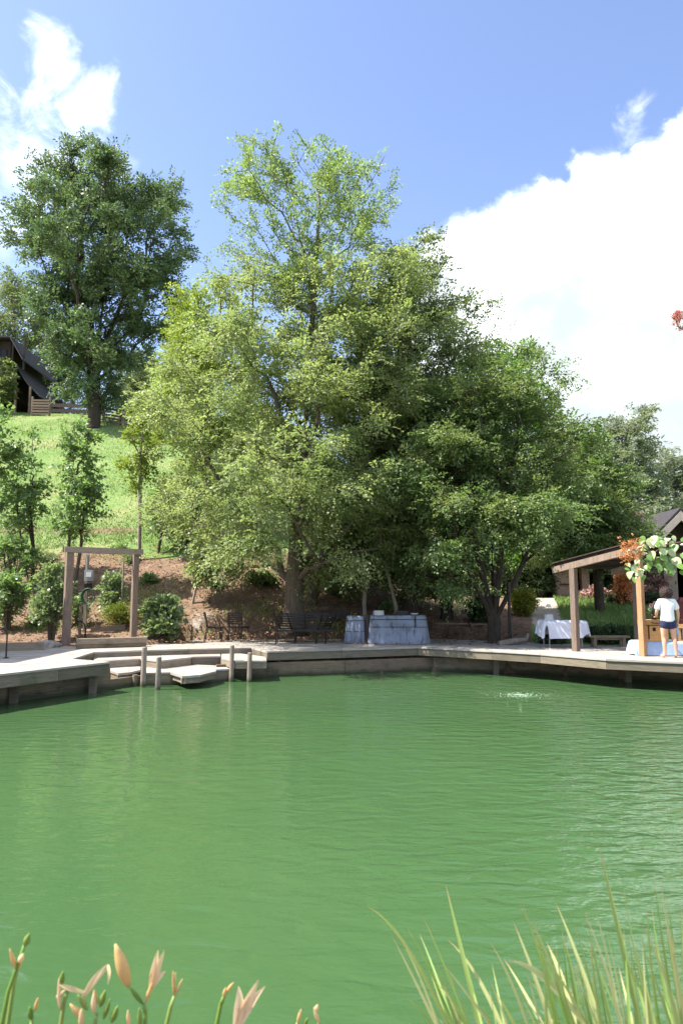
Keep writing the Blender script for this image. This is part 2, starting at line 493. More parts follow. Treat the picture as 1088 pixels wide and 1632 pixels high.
# ------------------------------------------------------------------ mesh helpers
class MB:
    def __init__(s):
        s.v, s.f = [], []

    def quad_prism(s, bot, top):
        """two rings of the same length, closed"""
        n, k = len(bot), len(s.v)
        s.v += [tuple(p) for p in bot] + [tuple(p) for p in top]
        s.f.append(tuple(k + i for i in reversed(range(n))))
        s.f.append(tuple(k + n + i for i in range(n)))
        for i in range(n):
            j = (i + 1) % n
            s.f.append((k + i, k + j, k + n + j, k + n + i))
        return s

    def box(s, c, size, rz=0.0, taper=1.0, bev=0.0):
        hx, hy, hz = size[0] / 2, size[1] / 2, size[2] / 2
        ca, sa = math.cos(rz), math.sin(rz)

        def ring(z, k, ins=0):
            a, bb = hx * k - ins, hy * k - ins
            if bev:
                q = bev
                pts = [(-a + q, -bb), (a - q, -bb), (a, -bb + q), (a, bb - q), (a - q, bb), (-a + q, bb), (-a, bb - q), (-a, -bb + q)]
            else:
                pts = [(-a, -bb), (a, -bb), (a, bb), (-a, bb)]
            return [(c[0] + x * ca - y * sa, c[1] + x * sa + y * ca, c[2] + z) for x, y in pts]
        return s.quad_prism(ring(-hz, 1), ring(hz, taper))

    def bar(s, p, q, w, h, up=(0, 0, 1)):
        """rectangular bar from p to q; w across, h along up"""
        p, q, up = Vector(p), Vector(q), Vector(up)
        d = (q - p).normalized()
        sx = d.cross(up)
        if sx.length < 1e-4:
            sx = d.cross(Vector((1, 0, 0)))
        sx.normalize()
        uz = sx.cross(d).normalized()
        r = [sx * -w / 2 - uz * h / 2, sx * w / 2 - uz * h / 2, sx * w / 2 + uz * h / 2, sx * -w / 2 + uz * h / 2]
        return s.quad_prism([p + x for x in r], [q + x for x in r])

    def tube(s, pts, rad, n=8, cap=True):
        pts = [Vector(p) for p in pts]
        if isinstance(rad, (int, float)):
            rad = [rad] * len(pts)
        k0 = len(s.v)
        ref = None
        for i, p in enumerate(pts):
            d = pts[min(i + 1, len(pts) - 1)] - pts[max(i - 1, 0)]
            d.normalize()
            if ref is None:
                ref = d.cross(Vector((0, 0, 1)) if abs(d.z) < 0.9 else Vector((1, 0, 0))).normalized()
            ref = (ref - d * ref.dot(d)).normalized()
            b = d.cross(ref)
            for j in range(n):
                a = 2 * math.pi * j / n
                s.v.append(tuple(p + (ref * math.cos(a) + b * math.sin(a)) * rad[i]))
        for i in range(len(pts) - 1):
            for j in range(n):
                j2 = (j + 1) % n
                s.f.append((k0 + i * n + j, k0 + i * n + j2, k0 + (i + 1) * n + j2, k0 + (i + 1) * n + j))
        if cap:
            s.f.append(tuple(k0 + j for j in reversed(range(n))))
            s.f.append(tuple(k0 + (len(pts) - 1) * n + j for j in range(n)))
        return s

    def lathe(s, c, prof, n=16):
        """prof: (radius, z) from the bottom up"""
        k0 = len(s.v)
        for r, z in prof:
            for j in range(n):
                a = 2 * math.pi * j / n
                s.v.append((c[0] + r * math.cos(a), c[1] + r * math.sin(a), c[2] + z))
        for i in range(len(prof) - 1):
            for j in range(n):
                j2 = (j + 1) % n
                s.f.append((k0 + i * n + j, k0 + i * n + j2, k0 + (i + 1) * n + j2, k0 + (i + 1) * n + j))
        s.f.append(tuple(k0 + j for j in reversed(range(n))))
        s.f.append(tuple(k0 + (len(prof) - 1) * n + j for j in range(n)))
        return s

    def build(s, name, mat, parent=None, world=True, smooth=False):
        me = bpy.data.meshes.new(name)
        v = s.v
        if parent is not None and world:
            l = parent.get('_loc')
            if l is not None:
                v = [(a[0] - l[0], a[1] - l[1], a[2] - l[2]) for a in v]
        me.from_pydata(v, [], s.f)
        me.materials.append(MATS[mat])
        if smooth:
            me.shade_smooth()
        o = bpy.data.objects.new(name, me)
        COL.objects.link(o)
        if parent is not None:
            o.parent = parent
            if parent.get('_loc') is not None:
                o['_loc'] = parent['_loc']
                if parent.type == 'MESH':
                    pass
        return o


def tag(o, label=None, cat=None, group=None, kind=None):
    if label:
        o['label'] = label
    if cat:
        o['category'] = cat
    if group:
        o['group'] = group
    if kind:
        o['kind'] = kind
    return o


def thing(name, label, cat, loc=(0, 0, 0), rz=0.0, group=None):
    o = bpy.data.objects.new(name, None)
    o.empty_display_size = 0.2
    COL.objects.link(o)
    o.location = tuple(loc)
    o.rotation_euler = (0, 0, rz)
    if rz == 0.0:
        o['_loc'] = [float(x) for x in loc]
    return tag(o, label, cat, group)


def np_mesh(name, verts, faces, mat, parent=None, smooth=False):
    """fast mesh from arrays; faces are all triangles or all quads"""
    me = bpy.data.meshes.new(name)
    verts = np.asarray(verts, dtype=np.float32).copy()
    if parent is not None and parent.get('_loc') is not None:
        verts -= np.array(list(parent['_loc']), dtype=np.float32)
    faces = np.asarray(faces, dtype=np.int32)
    k = faces.shape[1]
    me.vertices.add(len(verts))
    me.vertices.foreach_set('co', verts.ravel())
    me.loops.add(faces.size)
    me.loops.foreach_set('vertex_index', faces.ravel())
    me.polygons.add(len(faces))
    me.polygons.foreach_set('loop_start', np.arange(0, faces.size, k, dtype=np.int32))
    me.update(calc_edges=True)
    if smooth:
        me.shade_smooth()
    me.materials.append(MATS[mat])
    o = bpy.data.objects.new(name, me)
    COL.objects.link(o)
    if parent is not None:
        o.parent = parent
        if parent.get('_loc') is not None:
            o['_loc'] = parent['_loc']
    return o


def lerp(a, b, t):
    return a + (b - a) * t


def sstep(x, a, b):
    t = np.clip((x - a) / (b - a), 0, 1)
    return t * t * (3 - 2 * t)


# ------------------------------------------------------------------ terrain
DZ = 0.65                                   # boardwalk level
WALL_PX = [(-260, 1150), (0, 1122), (100, 1108), (175, 1099), (226, 1092), (275, 1088), (345, 1083), (426, 1079), (550, 1075),
           (690, 1069), (780, 1072), (860, 1073.5), (986, 1082), (1088, 1088), (1240, 1098)]
WALL = [G(x, y, 0.0) for x, y in WALL_PX]
POND = np.array([(p.x, p.y) for p in WALL] + [(13.5, 9.0), (11.0, 4.2), (5.0, 2.95), (0.0, 2.85), (-5.0, 3.0), (-10.0, 5.0)])


def in_poly(x, y, P):
    c = np.zeros(x.shape, bool)
    n = len(P)
    for i in range(n):
        x1, y1 = P[i]
        x2, y2 = P[(i + 1) % n]
        cond = ((y1 > y) != (y2 > y))
        xi = (x2 - x1) * (y - y1) / (y2 - y1 + 1e-12) + x1
        c ^= cond & (x < xi)
    return c


def d_poly(x, y, P):
    d = np.full(x.shape, 1e9)
    n = len(P)
    for i in range(n):
        a, b_ = P[i], P[(i + 1) % n]
        ab = b_ - a
        t = np.clip(((x - a[0]) * ab[0] + (y - a[1]) * ab[1]) / (ab @ ab), 0, 1)
        d = np.minimum(d, np.hypot(x - a[0] - t * ab[0], y - a[1] - t * ab[1]))
    return d


def vnoise(x, y, s, seed=0):
    """cheap smooth noise"""
    r = np.random.RandomState(seed)
    out = np.zeros_like(x, dtype=float)
    for k in range(5):
        a = r.uniform(0, 2 * math.pi)
        p = r.uniform(0, 6.3)
        fr = s * r.uniform(0.6, 1.7)
        out += np.sin((x * math.cos(a) + y * math.sin(a)) * fr + p)
    return out / 5


LEFT_Y = [-60, 0, 19, 21.3, 23.0, 26.0, 28.5, 32, 44, 58, 66, 90, 140, 400]
LEFT_Z = [0.4, 0.45, 0.55, 0.75, 1.25, 2.9, 3.95, 5.3, 10.6, 17.2, 18.9, 20.5, 24, 40]
RIGHT_Y = [-60, 0, 18, 20, 22, 26, 32, 45, 80, 140, 400]
RIGHT_Z = [0.4, 0.45, 0.5, 0.55, 0.72, 1.3, 1.95, 2.3, 3.5, 6, 20]


def height(x, y):
    x, y = np.asarray(x, float), np.asarray(y, float)
    l = np.interp(y, LEFT_Y, LEFT_Z)
    r = np.interp(y, RIGHT_Y, RIGHT_Z)
    u = x / np.maximum(y, 8.0)
    w = 1 - sstep(u, -0.12, 0.20)
    h = r + (l - r) * w
    h = h + vnoise(x, y, 0.5, 3) * 0.07 * sstep(y, 21, 26) + vnoise(x, y, 0.12, 4) * 0.35 * sstep(y, 30, 50)
    return h


def hz(x, y):
    return float(height(np.array([x]), np.array([y]))[0])


front_px = [(-150, 1051), (0, 1050), (115, 1050), (150, 1039), (228, 1036), (300, 1034), (401, 1032), (426, 1038), (545, 1034.5), (665, 1031), (783, 1037), (860, 1041.5),
            (965, 1050), (1088, 1055), (1200, 1060)]
back_px = [(-150, 1034), (0, 1034), (90, 1032), (140, 1031), (228, 1029), (300, 1021), (392, 1018.5), (410, 1018.5), (545, 1018), (665, 1017), (783, 1021), (860, 1024),
           (955, 1029), (1060, 1032), (1180, 1034)]


def build_terrain():
    def axis(lo, a, b_, hi, step):
        core = list(np.arange(a, b_ + 1e-6, step))
        s, v, left = step, a, []
        while v > lo:
            s *= 1.18
            v -= s
            left.append(v)
        s, v, right = step, core[-1], []
        while v < hi:
            s *= 1.18
            v += s
            right.append(v)
        return np.array(left[::-1] + core + right)
    xs = axis(-700, -16, 16, 700, 0.28)
    ys = axis(-500, 1.5, 34, 1500, 0.28)
    X, Y = np.meshgrid(xs, ys)
    Z = height(X, Y)
    inside = in_poly(X, Y, POND)
    d = d_poly(X, Y, POND)
    near = Y < 6
    dip = np.where(inside, -np.clip(d / 0.4, 0, 1) * 2.0 - 0.25, 0.0)
    Z = np.where(inside, -0.25 + dip, Z)
    # behind the wall the soil stays below the boards of the walk
    under = (~inside) & (d < 0.45)
    Z = np.where(under & (~near), np.minimum(Z, 0.36), Z)
    # and the ground drops away under the walk and the steps
    FRP = [G(x, y, DZ) for x, y in front_px]
    BKP = [G(x, y, DZ) for x, y in back_px]
    deckp = np.array([(p.x, p.y) for p in FRP] + [(p.x, p.y) for p in reversed(BKP)])
    Z = np.where(in_poly(X, Y, deckp) & (~inside), np.minimum(Z, 0.44), Z)
    stepp = np.array([(p.x, p.y) for p in WALL] + [(p.x, p.y + 0.3) for p in reversed(FRP)])
    Z = np.where(in_poly(X, Y, stepp) & (~inside), np.minimum(Z, 0.08), Z)
    # mulch and path masks
    u = X / np.maximum(Y, 8)
    edge = 28.0 + 0.9 * vnoise(X, Y, 0.7, 8)
    mul = 1 - sstep(Y, edge - 1.2, edge + 0.9)
    right_lawn = sstep(u, 0.245, 0.285)
    mul = mul * (1 - right_lawn)
    mid = sstep(u, -0.02, 0.05) * (1 - sstep(u, 0.24, 0.28)) * (1 - sstep(Y, 34, 42))
    mul = np.maximum(mul, mid)
    strip = np.exp(-((Y - 31.0) / 1.1) ** 2) * (1 - sstep(u, -0.1, 0.0)) * 0.55
    mul = np.maximum(mul, strip)
    mul = np.maximum(mul, (1 - sstep(Y, 20.3, 21.3)) * (Y > 8))
    strip2 = np.exp(-((Y - 43.0) / 0.6) ** 2) * np.exp(-((X + 17.5) / 1.6) ** 2) * 0.7
    mul = np.maximum(mul, strip2)
    px = np.interp(Y, [21, 24, 28, 34, 40], [6.3, 6.9, 7.9, 9.4, 10.5])
    pw = np.interp(Y, [21, 24, 28, 34], [0.25, 0.5, 0.6, 0.8])
    sand = np.exp(-((Y - 29.3 - 0.6 * vnoise(X, Y, 0.5, 21)) / 0.75) ** 2) * (1 - sstep(u, -0.15, -0.05)) * 0.42
    path = (1 - sstep(np.abs(X - px), pw * 0.6, pw * 1.3)) * sstep(Y, 22, 24) * (1 - sstep(Y, 33, 37))
    tan = np.exp(-((X + 4.2) / 1.5) ** 2 - ((Y - 23.0) / 1.1) ** 2) * 0.52
    path = np.maximum(np.maximum(path, sand), tan)
    V = np.stack([X.ravel(), Y.ravel(), Z.ravel()], 1)
    ny, nx = X.shape
    i = np.arange(ny * nx).reshape(ny, nx)
    Fc = np.stack([i[:-1, :-1].ravel(), i[:-1, 1:].ravel(), i[1:, 1:].ravel(), i[1:, :-1].ravel()], 1)
    o = np_mesh('ground', V, Fc, 'ground', smooth=True)
    for nm, arr in (('mulch', mul), ('path', path)):
        at = o.data.attributes.new(nm, 'FLOAT', 'POINT')
        at.data.foreach_set('value', arr.ravel().astype(np.float32))
    tag(o, kind='structure')


build_terrain()

# water sheet
pw = MB()
pw.v = [(x, y, 0.0) for x, y in POND]
pw.f = [tuple(range(len(POND)))]
wo = pw.build('water', 'water')
if wo.data.polygons[0].normal.z < 0:
    wo.data.flip_normals()
tag(wo, kind='structure')


# ------------------------------------------------------------------ boardwalk and pond wall
def v2(p, z):
    return Vector((p.x, p.y, z))


def plank_strip(parent, front, back, z, mat='deck_wood', width=0.14, th=0.04, name='plank', overhang=0.03, gap=0.008, seed=1):
    rnd = random.Random(seed)
    for i in range(len(front) - 1):
        a, b_, c, d = front[i], front[i + 1], back[i + 1], back[i]
        depth = ((d - a).length + (c - b_).length) / 2
        n = max(1, round(depth / width))
        for k in range(n):
            t0, t1 = k / n, (k + 1) / n
            g = gap / max(depth, 0.1) / 2
            if k > 0:
                t0 += g
            t1 -= g
            e = 0.003
            p = [a.lerp(d, t0), b_.lerp(c, t0), b_.lerp(c, t1), a.lerp(d, t1)]
            if k == 0 and overhang:
                nrm = (a - d).normalized() * overhang
                p[0] = p[0] + nrm
                p[1] = p[1] + (b_ - c).normalized() * overhang
            dx = (p[1] - p[0]).normalized() * e
            p = [p[0] + dx, p[1] - dx, p[2] - dx, p[3] + dx]
            dz = rnd.uniform(-0.003, 0.003)
            MB().quad_prism([v2(q, z - th + dz) for q in p], [v2(q, z + dz) for q in p]).build(name, mat, parent)


def fascia_strip(parent, line, ztop, h, mat='fascia_wood', th=0.04, seglen=2.3, name='fascia_board', rows=1, inset=0.0, seed=2):
    rnd = random.Random(seed)
    for i in range(len(line) - 1):
        a, b_ = line[i], line[i + 1]
        L = (b_ - a).length
        n = max(1, round(L / seglen))
        nrm = Vector((b_.y - a.y, -(b_.x - a.x), 0)).normalized()     # towards the pond
        for r in range(rows):
            z1 = ztop - r * h / rows - (0.004 if r else 0)
            z0 = ztop - (r + 1) * h / rows
            for k in range(n):
                p = a.lerp(b_, k / n + 0.001)
                q = a.lerp(b_, (k + 1) / n - 0.0025)
                off = nrm * (rnd.uniform(-0.004, 0.004) - inset)
                ring = [p + off, q + off, q + off - nrm * th, p + off - nrm * th]
                MB().quad_prism([v2(s, z0) for s in ring], [v2(s, z1) for s in ring]).build(name, mat, parent)


FR = [G(x, y, DZ) for x, y in front_px]
BK = [G(x, y, DZ) for x, y in back_px]
walk = thing('boardwalk', 'weathered grey plank boardwalk curving around the far side of the pond', 'boardwalk', (0, 18, DZ))
plank_strip(walk, FR, BK, DZ)
LF = [G(x, y, DZ) for x, y in [(-170, 1094), (0, 1074), (175, 1054.5)]]
LB = [FR[0], FR[1], FR[2]]
plank_strip(walk, LF, LB, DZ, seed=3)
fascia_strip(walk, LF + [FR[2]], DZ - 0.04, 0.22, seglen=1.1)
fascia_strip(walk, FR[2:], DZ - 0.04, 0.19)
# joists under the edge and piles
pil = [(22, 1120), (148, 1104), (790, 1075), (1000, 1087)]
for x, y in pil:
    p = G(x, y, 0)
    MB().box((p.x, p.y, 0.05), (0.13, 0.13, 1.1)).build('pile', 'fascia_wood', walk)

wall = thing('pond_retaining_wall', 'dark stained timber retaining wall at the waterline under the boardwalk', 'retaining wall', (0, 18, 0))
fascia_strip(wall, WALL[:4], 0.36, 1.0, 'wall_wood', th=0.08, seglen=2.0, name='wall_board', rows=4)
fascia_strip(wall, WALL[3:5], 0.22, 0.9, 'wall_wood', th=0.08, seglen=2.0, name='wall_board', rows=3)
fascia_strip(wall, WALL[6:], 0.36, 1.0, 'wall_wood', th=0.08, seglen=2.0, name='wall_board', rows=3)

# ------------------------------------------------------------------ steps down to the water
Z2, Z3 = 0.50, 0.30
p2f = [G(x, y, Z2) for x, y in [(150, 1054), (224, 1049.5), (254, 1052.5), (305, 1047)]]
p2b = [v2(FR[3], Z2), v2(FR[4], Z2), v2(FR[4].lerp(FR[5], 0.4), Z2), v2(FR[5], Z2)]
st = thing('step_platform', 'upper left step platform behind the two left poles', 'step', (-5.5, 18, 0.4), group='platform steps down to the pond')
plank_strip(st, p2f, p2b, Z2, 'deck_wood')
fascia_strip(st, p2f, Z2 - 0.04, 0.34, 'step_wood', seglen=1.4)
p2f2 = [G(x, y, Z2) for x, y in [(305.5, 1046.5), (352, 1045.5)]]
p2b2 = [v2(FR[5], Z2), v2(FR[5].lerp(FR[6], 0.5), Z2)]
st = thing('step_platform', 'middle step platform with pale tan front boards between the two pairs of poles', 'step', (-4, 18.4, 0.4), group='platform steps down to the pond')
plank_strip(st, p2f2, p2b2, Z2, 'deck_wood')
fascia_strip(st, p2f2, Z2 - 0.04, 0.34, 'step_wood', seglen=1.4)
p2f3 = [G(x, y, Z2) for x, y in [(352.5, 1048), (376, 1053), (425, 1052.5)]]
p2b3 = [v2(FR[5].lerp(FR[6], 0.52), Z2), v2(FR[5].lerp(FR[6], 0.8), Z2), v2(FR[6].lerp(FR[7], 0.9), Z2)]
st = thing('step_platform', 'right step platform tucked against the boardwalk corner behind the right poles', 'step', (-3, 18, 0.4), group='platform steps down to the pond')
plank_strip(st, p2f3, p2b3, Z2, 'deck_wood')
fascia_strip(st, p2f3, Z2 - 0.04, 0.15, 'step_wood', seglen=1.4)
# side face below the boardwalk corner is part of the boardwalk fascia
p3f = [G(x, y, Z3) for x, y in [(228, 1072), (272, 1071), (345, 1066.5), (367, 1065.5)]]
p3b = [v2(p2f[1], Z3), v2(p2f[2], Z3), v2(p2f2[0], Z3), v2(p2f3[0], Z3)]
st = thing('step_platform', 'long lowest timber step standing in the water behind the poles', 'step', (-4.4, 17, 0.2), group='platform steps down to the pond')
plank_strip(st, p3f, p3b, Z3, 'deck_wood')
fascia_strip(st, p3f, Z3 - 0.04, 0.55, 'step_wood', seglen=1.3, rows=1)
p3f = [G(x, y, Z3 + 0.02) for x, y in [(176, 1068.5), (189, 1072.5), (206, 1071), (224, 1067)]]
p3b = [G(x, y, Z3 + 0.02) for x, y in [(176, 1062.5), (190, 1062), (206, 1062), (224, 1062)]]
st = thing('step_platform', 'small scallop-edged platform beside the left boardwalk corner', 'step', (-5.3, 16.8, 0.2), group='platform steps down to the pond')
plank_strip(st, p3f, p3b, Z3 + 0.02, 'deck_wood', th=0.05)
fascia_strip(st, p3f, Z3 - 0.03, 0.15, 'fascia_wood', seglen=1.3, inset=0.02)
q = G(215, 1094, 0)
MB().tube([(q.x, q.y, -0.4), (q.x, q.y, 0.26)], 0.06, 10).build('support_post', 'step_wood', st, smooth=False)
p4f = [G(x, y, Z3) for x, y in [(272, 1071), (291, 1077), (320, 1075), (345, 1069)]]
p4b = [G(x, y, Z3) for x, y in [(276, 1066), (295, 1065.3), (318, 1065), (341, 1065)]]
st = thing('step_platform', 'foremost small platform on round legs between the two pairs of poles', 'step', (-3.7, 16.6, 0.2), group='platform steps down to the pond')
plank_strip(st, p4f, p4b, Z3, 'deck_wood', th=0.05)
fascia_strip(st, p4f, Z3 - 0.05, 0.13, 'step_wood', seglen=1.3, inset=0.05)
for x, y, r in [(276, 1087, 0.05), (290, 1091, 0.035), (336, 1086, 0.045)]:
    q = G(x, y, 0)
    MB().tube([(q.x, q.y, -0.4), (q.x, q.y, Z3 - 0.055)], r, 10).build('support_post', 'pole_wood', st)

for (x, y, top, r, lab) in [(228, 1095, 1031, 0.062, 'tall grey round pole second from the left of the four in the water'),
                            (251.5, 1099, 1047, 0.06, 'shorter grey round pole in the water nearest the small floating platform'),
                            (368.5, 1086.5, 1028, 0.056, 'slim tall grey pole in the water left of the boardwalk corner'),
                            (397, 1087, 1040, 0.056, 'rightmost grey pole in the water, below the chairs')]:
    p = G(x, y, 0)
    h = A(x, top, p.y).z
    if lab.startswith('tall'):
        lab = 'leftmost grey round pole standing taller beside the small platform'
    t_ = thing('mooring_pole', lab, 'pole', (p.x, p.y, 0), group='round poles standing in the pond')
    MB().tube([(p.x, p.y, -0.8), (p.x, p.y, 0.0), (p.x + 0.01, p.y, h - 0.015), (p.x + 0.01, p.y, h)], [r, r, r * 0.95, r * 0.8], 14).build('shaft', 'pole_wood', t_, smooth=False)

# splash of the bubbler in the pond
sp = G(828, 1107, 0)
rnd = random.Random(5)
fo = MB()
for i in range(420):
    a, r_ = rnd.uniform(0, 6.283), abs(rnd.gauss(0, 0.5))
    x, y = sp.x + r_ * math.cos(a) * 1.5, sp.y + r_ * math.sin(a)
    s = rnd.uniform(0.004, 0.013) * (1 - min(r_, 0.7))
    fo.lathe((x, y, 0.0), [(s, -0.004), (s * 0.85, s * 0.12), (s * 0.3, s * 0.2)], 6)
for i in range(14):
    a, r_ = rnd.uniform(0, 6.283), abs(rnd.gauss(0, 0.14))
    s = rnd.uniform(0.003, 0.008)
    fo.lathe((sp.x + r_ * math.cos(a), sp.y + r_ * math.sin(a), rnd.uniform(0, 0.02)), [(s * .3, -s), (s, 0), (s * .3, s)], 6)
o = fo.build('bubbling_splash', 'foam', smooth=True)
tag(o, 'white bubbling splash of the aerator breaking the green water', 'splash', kind='stuff')


# ------------------------------------------------------------------ trees
def grow(trunks, attr, bf, step, rs):
    """connect attraction points to the trunk polylines; returns nodes, parents"""
    P, par, plen = [], [], []
    for tr in trunks:
        prev = None
        start = tr.get('from', -1)
        pts = tr['pts']
        for i, p in enumerate(pts):
            if i == 0 and start >= 0:
                prev = start
                continue
            P.append(np.array(p, float))
            par.append(-1 if prev is None else prev)
            plen.append(0 if prev is None else plen[prev] + np.linalg.norm(P[-1] - P[prev]))
            prev = len(P) - 1
    ntr = len(P)
    att = np.array(attr)
    cost = np.full(len(att), 1e9)
    best = np.zeros(len(att), int)
    trunk_cut = 1 if ntr > 2 else 0

    def upd(i):
        # branches leave upward: penalise points well below the node
        dv = att - P[i]
        d = np.linalg.norm(dv, axis=1) + np.clip(-dv[:, 2], 0, None) * 0.6
        c = d + bf * plen[i]
        m_ = c < cost
        cost[m_] = c[m_]
        best[m_] = i
    for i in range(trunk_cut, ntr):
        upd(i)
    alive = np.ones(len(att), bool)
    for _ in range(len(att)):
        cc = np.where(alive, cost, 1e9)
        k = int(np.argmin(cc))
        alive[k] = False
        b_ = best[k]
        v = att[k] - P[b_]
        L = np.linalg.norm(v)
        n = max(1, int(L / step))
        prev = b_
        for j in range(1, n + 1):
            q = P[b_] + v * j / n
            if j < n:
                q = q + rs.normal(0, 0.06 * min(L, 2.0), 3) * np.array([1, 1, 0.7])
                q[2] += math.sin(j / n * math.pi) * L * 0.06
            P.append(q)
            par.append(prev)
            plen.append(plen[prev] + np.linalg.norm(q - P[prev]))
            prev = len(P) - 1
            upd(prev)
    return np.array(P), np.array(par), ntr


def branch_mesh(P, par, R0, rmin, nside=6, power=1.8):
    n = len(P)
    kids = [[] for _ in range(n)]
    for i, p in enumerate(par):
        if p >= 0:
            kids[p].append(i)
    w = np.zeros(n)
    order = []
    stack = [i for i in range(n) if par[i] < 0]
    while stack:
        i = stack.pop()
        order.append(i)
        stack += kids[i]
    for i in reversed(order):
        w[i] = max(1.0, sum(w[c] for c in kids[i]))
    tot = max(w[i] for i in range(n) if par[i] < 0)
    rad = np.maximum(R0 * (w / tot) ** (1 / power), rmin)
    mb = MB()
    for i in order:
        starts = []
        if par[i] < 0:
            starts.append((None, i))
        main = max(kids[i], key=lambda c: w[c]) if kids[i] else None
        for c in kids[i]:
            if c != main:
                starts.append((i, c))
        for s0, s1 in starts:
            ch = [s0] if s0 is not None else []
            j = s1
            while True:
                ch.append(j)
                if not kids[j]:
                    break
                j = max(kids[j], key=lambda c: w[c])
            rr = [rad[k] for k in ch]
            if s0 is not None:
                rr[0] = min(rad[s0], rad[s1] * 1.15)
            if len(ch) > 1:
                mb.tube([P[k] for k in ch], rr, 10 if rr[0] > 0.12 else (nside if rr[0] > 0.03 else 4), cap=False)
    return mb, rad, kids, w


def unit(a):
    return a / (np.linalg.norm(a, axis=-1, keepdims=True) + 1e-9)


def leaf_cloud(P, D, rs, k, L, size, flat=0.35, droop=0.25, wid=0.55, roll=0.5):
    """sprays of k leaves each, starting at P along D; returns vertex and quad arrays"""
    n = len(P)
    D = unit(D + np.array([0, 0, -droop]) + rs.normal(0, 0.25, (n, 3)))
    up = unit(np.array([0, 0, 1.0]) + rs.normal(0, flat, (n, 3)))
    side = unit(np.cross(D, up))
    nrm = unit(np.cross(side, D))
    ll = L * rs.uniform(0.55, 1.25, (n, 1))
    t = (np.arange(k)[None, :] + rs.uniform(0, 1, (n, k))) / k
    sg = np.where(np.arange(k) % 2 == 0, 1.0, -1.0)[None, :, None]
    base = P[:, None, :] + D[:, None, :] * (t * ll)[:, :, None] - np.array([0, 0, 1.0]) * ((t ** 2) * ll * 0.25)[:, :, None]
    base = base + side[:, None, :] * sg * (rs.uniform(0.0, 0.22, (n, k)) * ll * (1 - 0.6 * t))[:, :, None]
    ang = rs.uniform(0.5, 1.15, (n, k))[:, :, None]
    ld = unit(D[:, None, :] * np.cos(ang) + side[:, None, :] * sg * np.sin(ang) + rs.normal(0, 0.25, (n, k, 3)) - np.array([0, 0, 0.15]))
    ln = unit(nrm[:, None, :] + rs.normal(0, roll, (n, k, 3)))
    ls = unit(np.cross(ld, ln))
    ln = np.cross(ls, ld)
    s = size * rs.uniform(0.65, 1.3, (n, k, 1))
    v0 = base
    v2_ = base + ld * s
    mid = base + ld * s * 0.45
    v1 = mid + ls * s * wid * 0.5 + ln * s * 0.12
    v3 = mid - ls * s * wid * 0.5 + ln * s * 0.12
    V = np.stack([v0, v1, v2_, v3], 2).reshape(-1, 3)
    Fq = np.arange(len(V)).reshape(-1, 4)
    return V, Fq


def sample_lobes(lobes, n, rs, shell=0.55):
    vol = np.array([l[1][0] * l[1][1] * l[1][2] for l in lobes]) ** 0.75
    vol = vol * np.array([l[2] if len(l) > 2 else 1.0 for l in lobes])
    cnt = np.maximum(1, np.round(n * vol / vol.sum()).astype(int))
    out = []
    for l, c in zip(lobes, cnt):
        d = unit(rs.normal(0, 1, (c, 3)))
        r = rs.uniform(shell ** 3, 1, (c, 1)) ** (1 / 3)
        out.append(np.array(l[0]) + d * r * np.array(l[1]))
    return np.concatenate(out)


def env_lobes(axis, env, K, rs, size, flat=0.4, inner=0.72):
    """clump lobes on a crown: axis (x,y) centre, env rows (z, left, right, depth)"""
    e = np.array(env)
    zs = np.linspace(e[0, 0], e[-1, 0], 200)
    lf, rt, dp = (np.interp(zs, e[:, 0], e[:, i]) for i in (1, 2, 3))
    wgt = np.maximum((lf + rt) / 2, 0.3)
    cdf = np.cumsum(wgt / wgt.sum())
    L = []
    for i in range(K):
        z = float(np.interp((i + rs.uniform(0, 1)) / K, cdf, zs))
        a = i * 2.39996 + rs.uniform(-0.5, 0.5)
        ax = np.interp(z, zs, rt) if math.cos(a) > 0 else np.interp(z, zs, lf)
        ay = np.interp(z, zs, dp)
        rr = inner * rs.uniform(0.55, 1.05) if i % 3 else inner * rs.uniform(0.05, 0.5)
        s = size * rs.uniform(0.7, 1.3) * min(1.0, 0.45 + (ax + ay) / 2 / 4)
        L.append(((axis[0] + math.cos(a) * ax * rr, axis[1] + math.sin(a) * ay * rr, z), (s, s, s * flat)))
    return L


LEAF_SCALE, SPRAY_SCALE = 1.2, 1.35


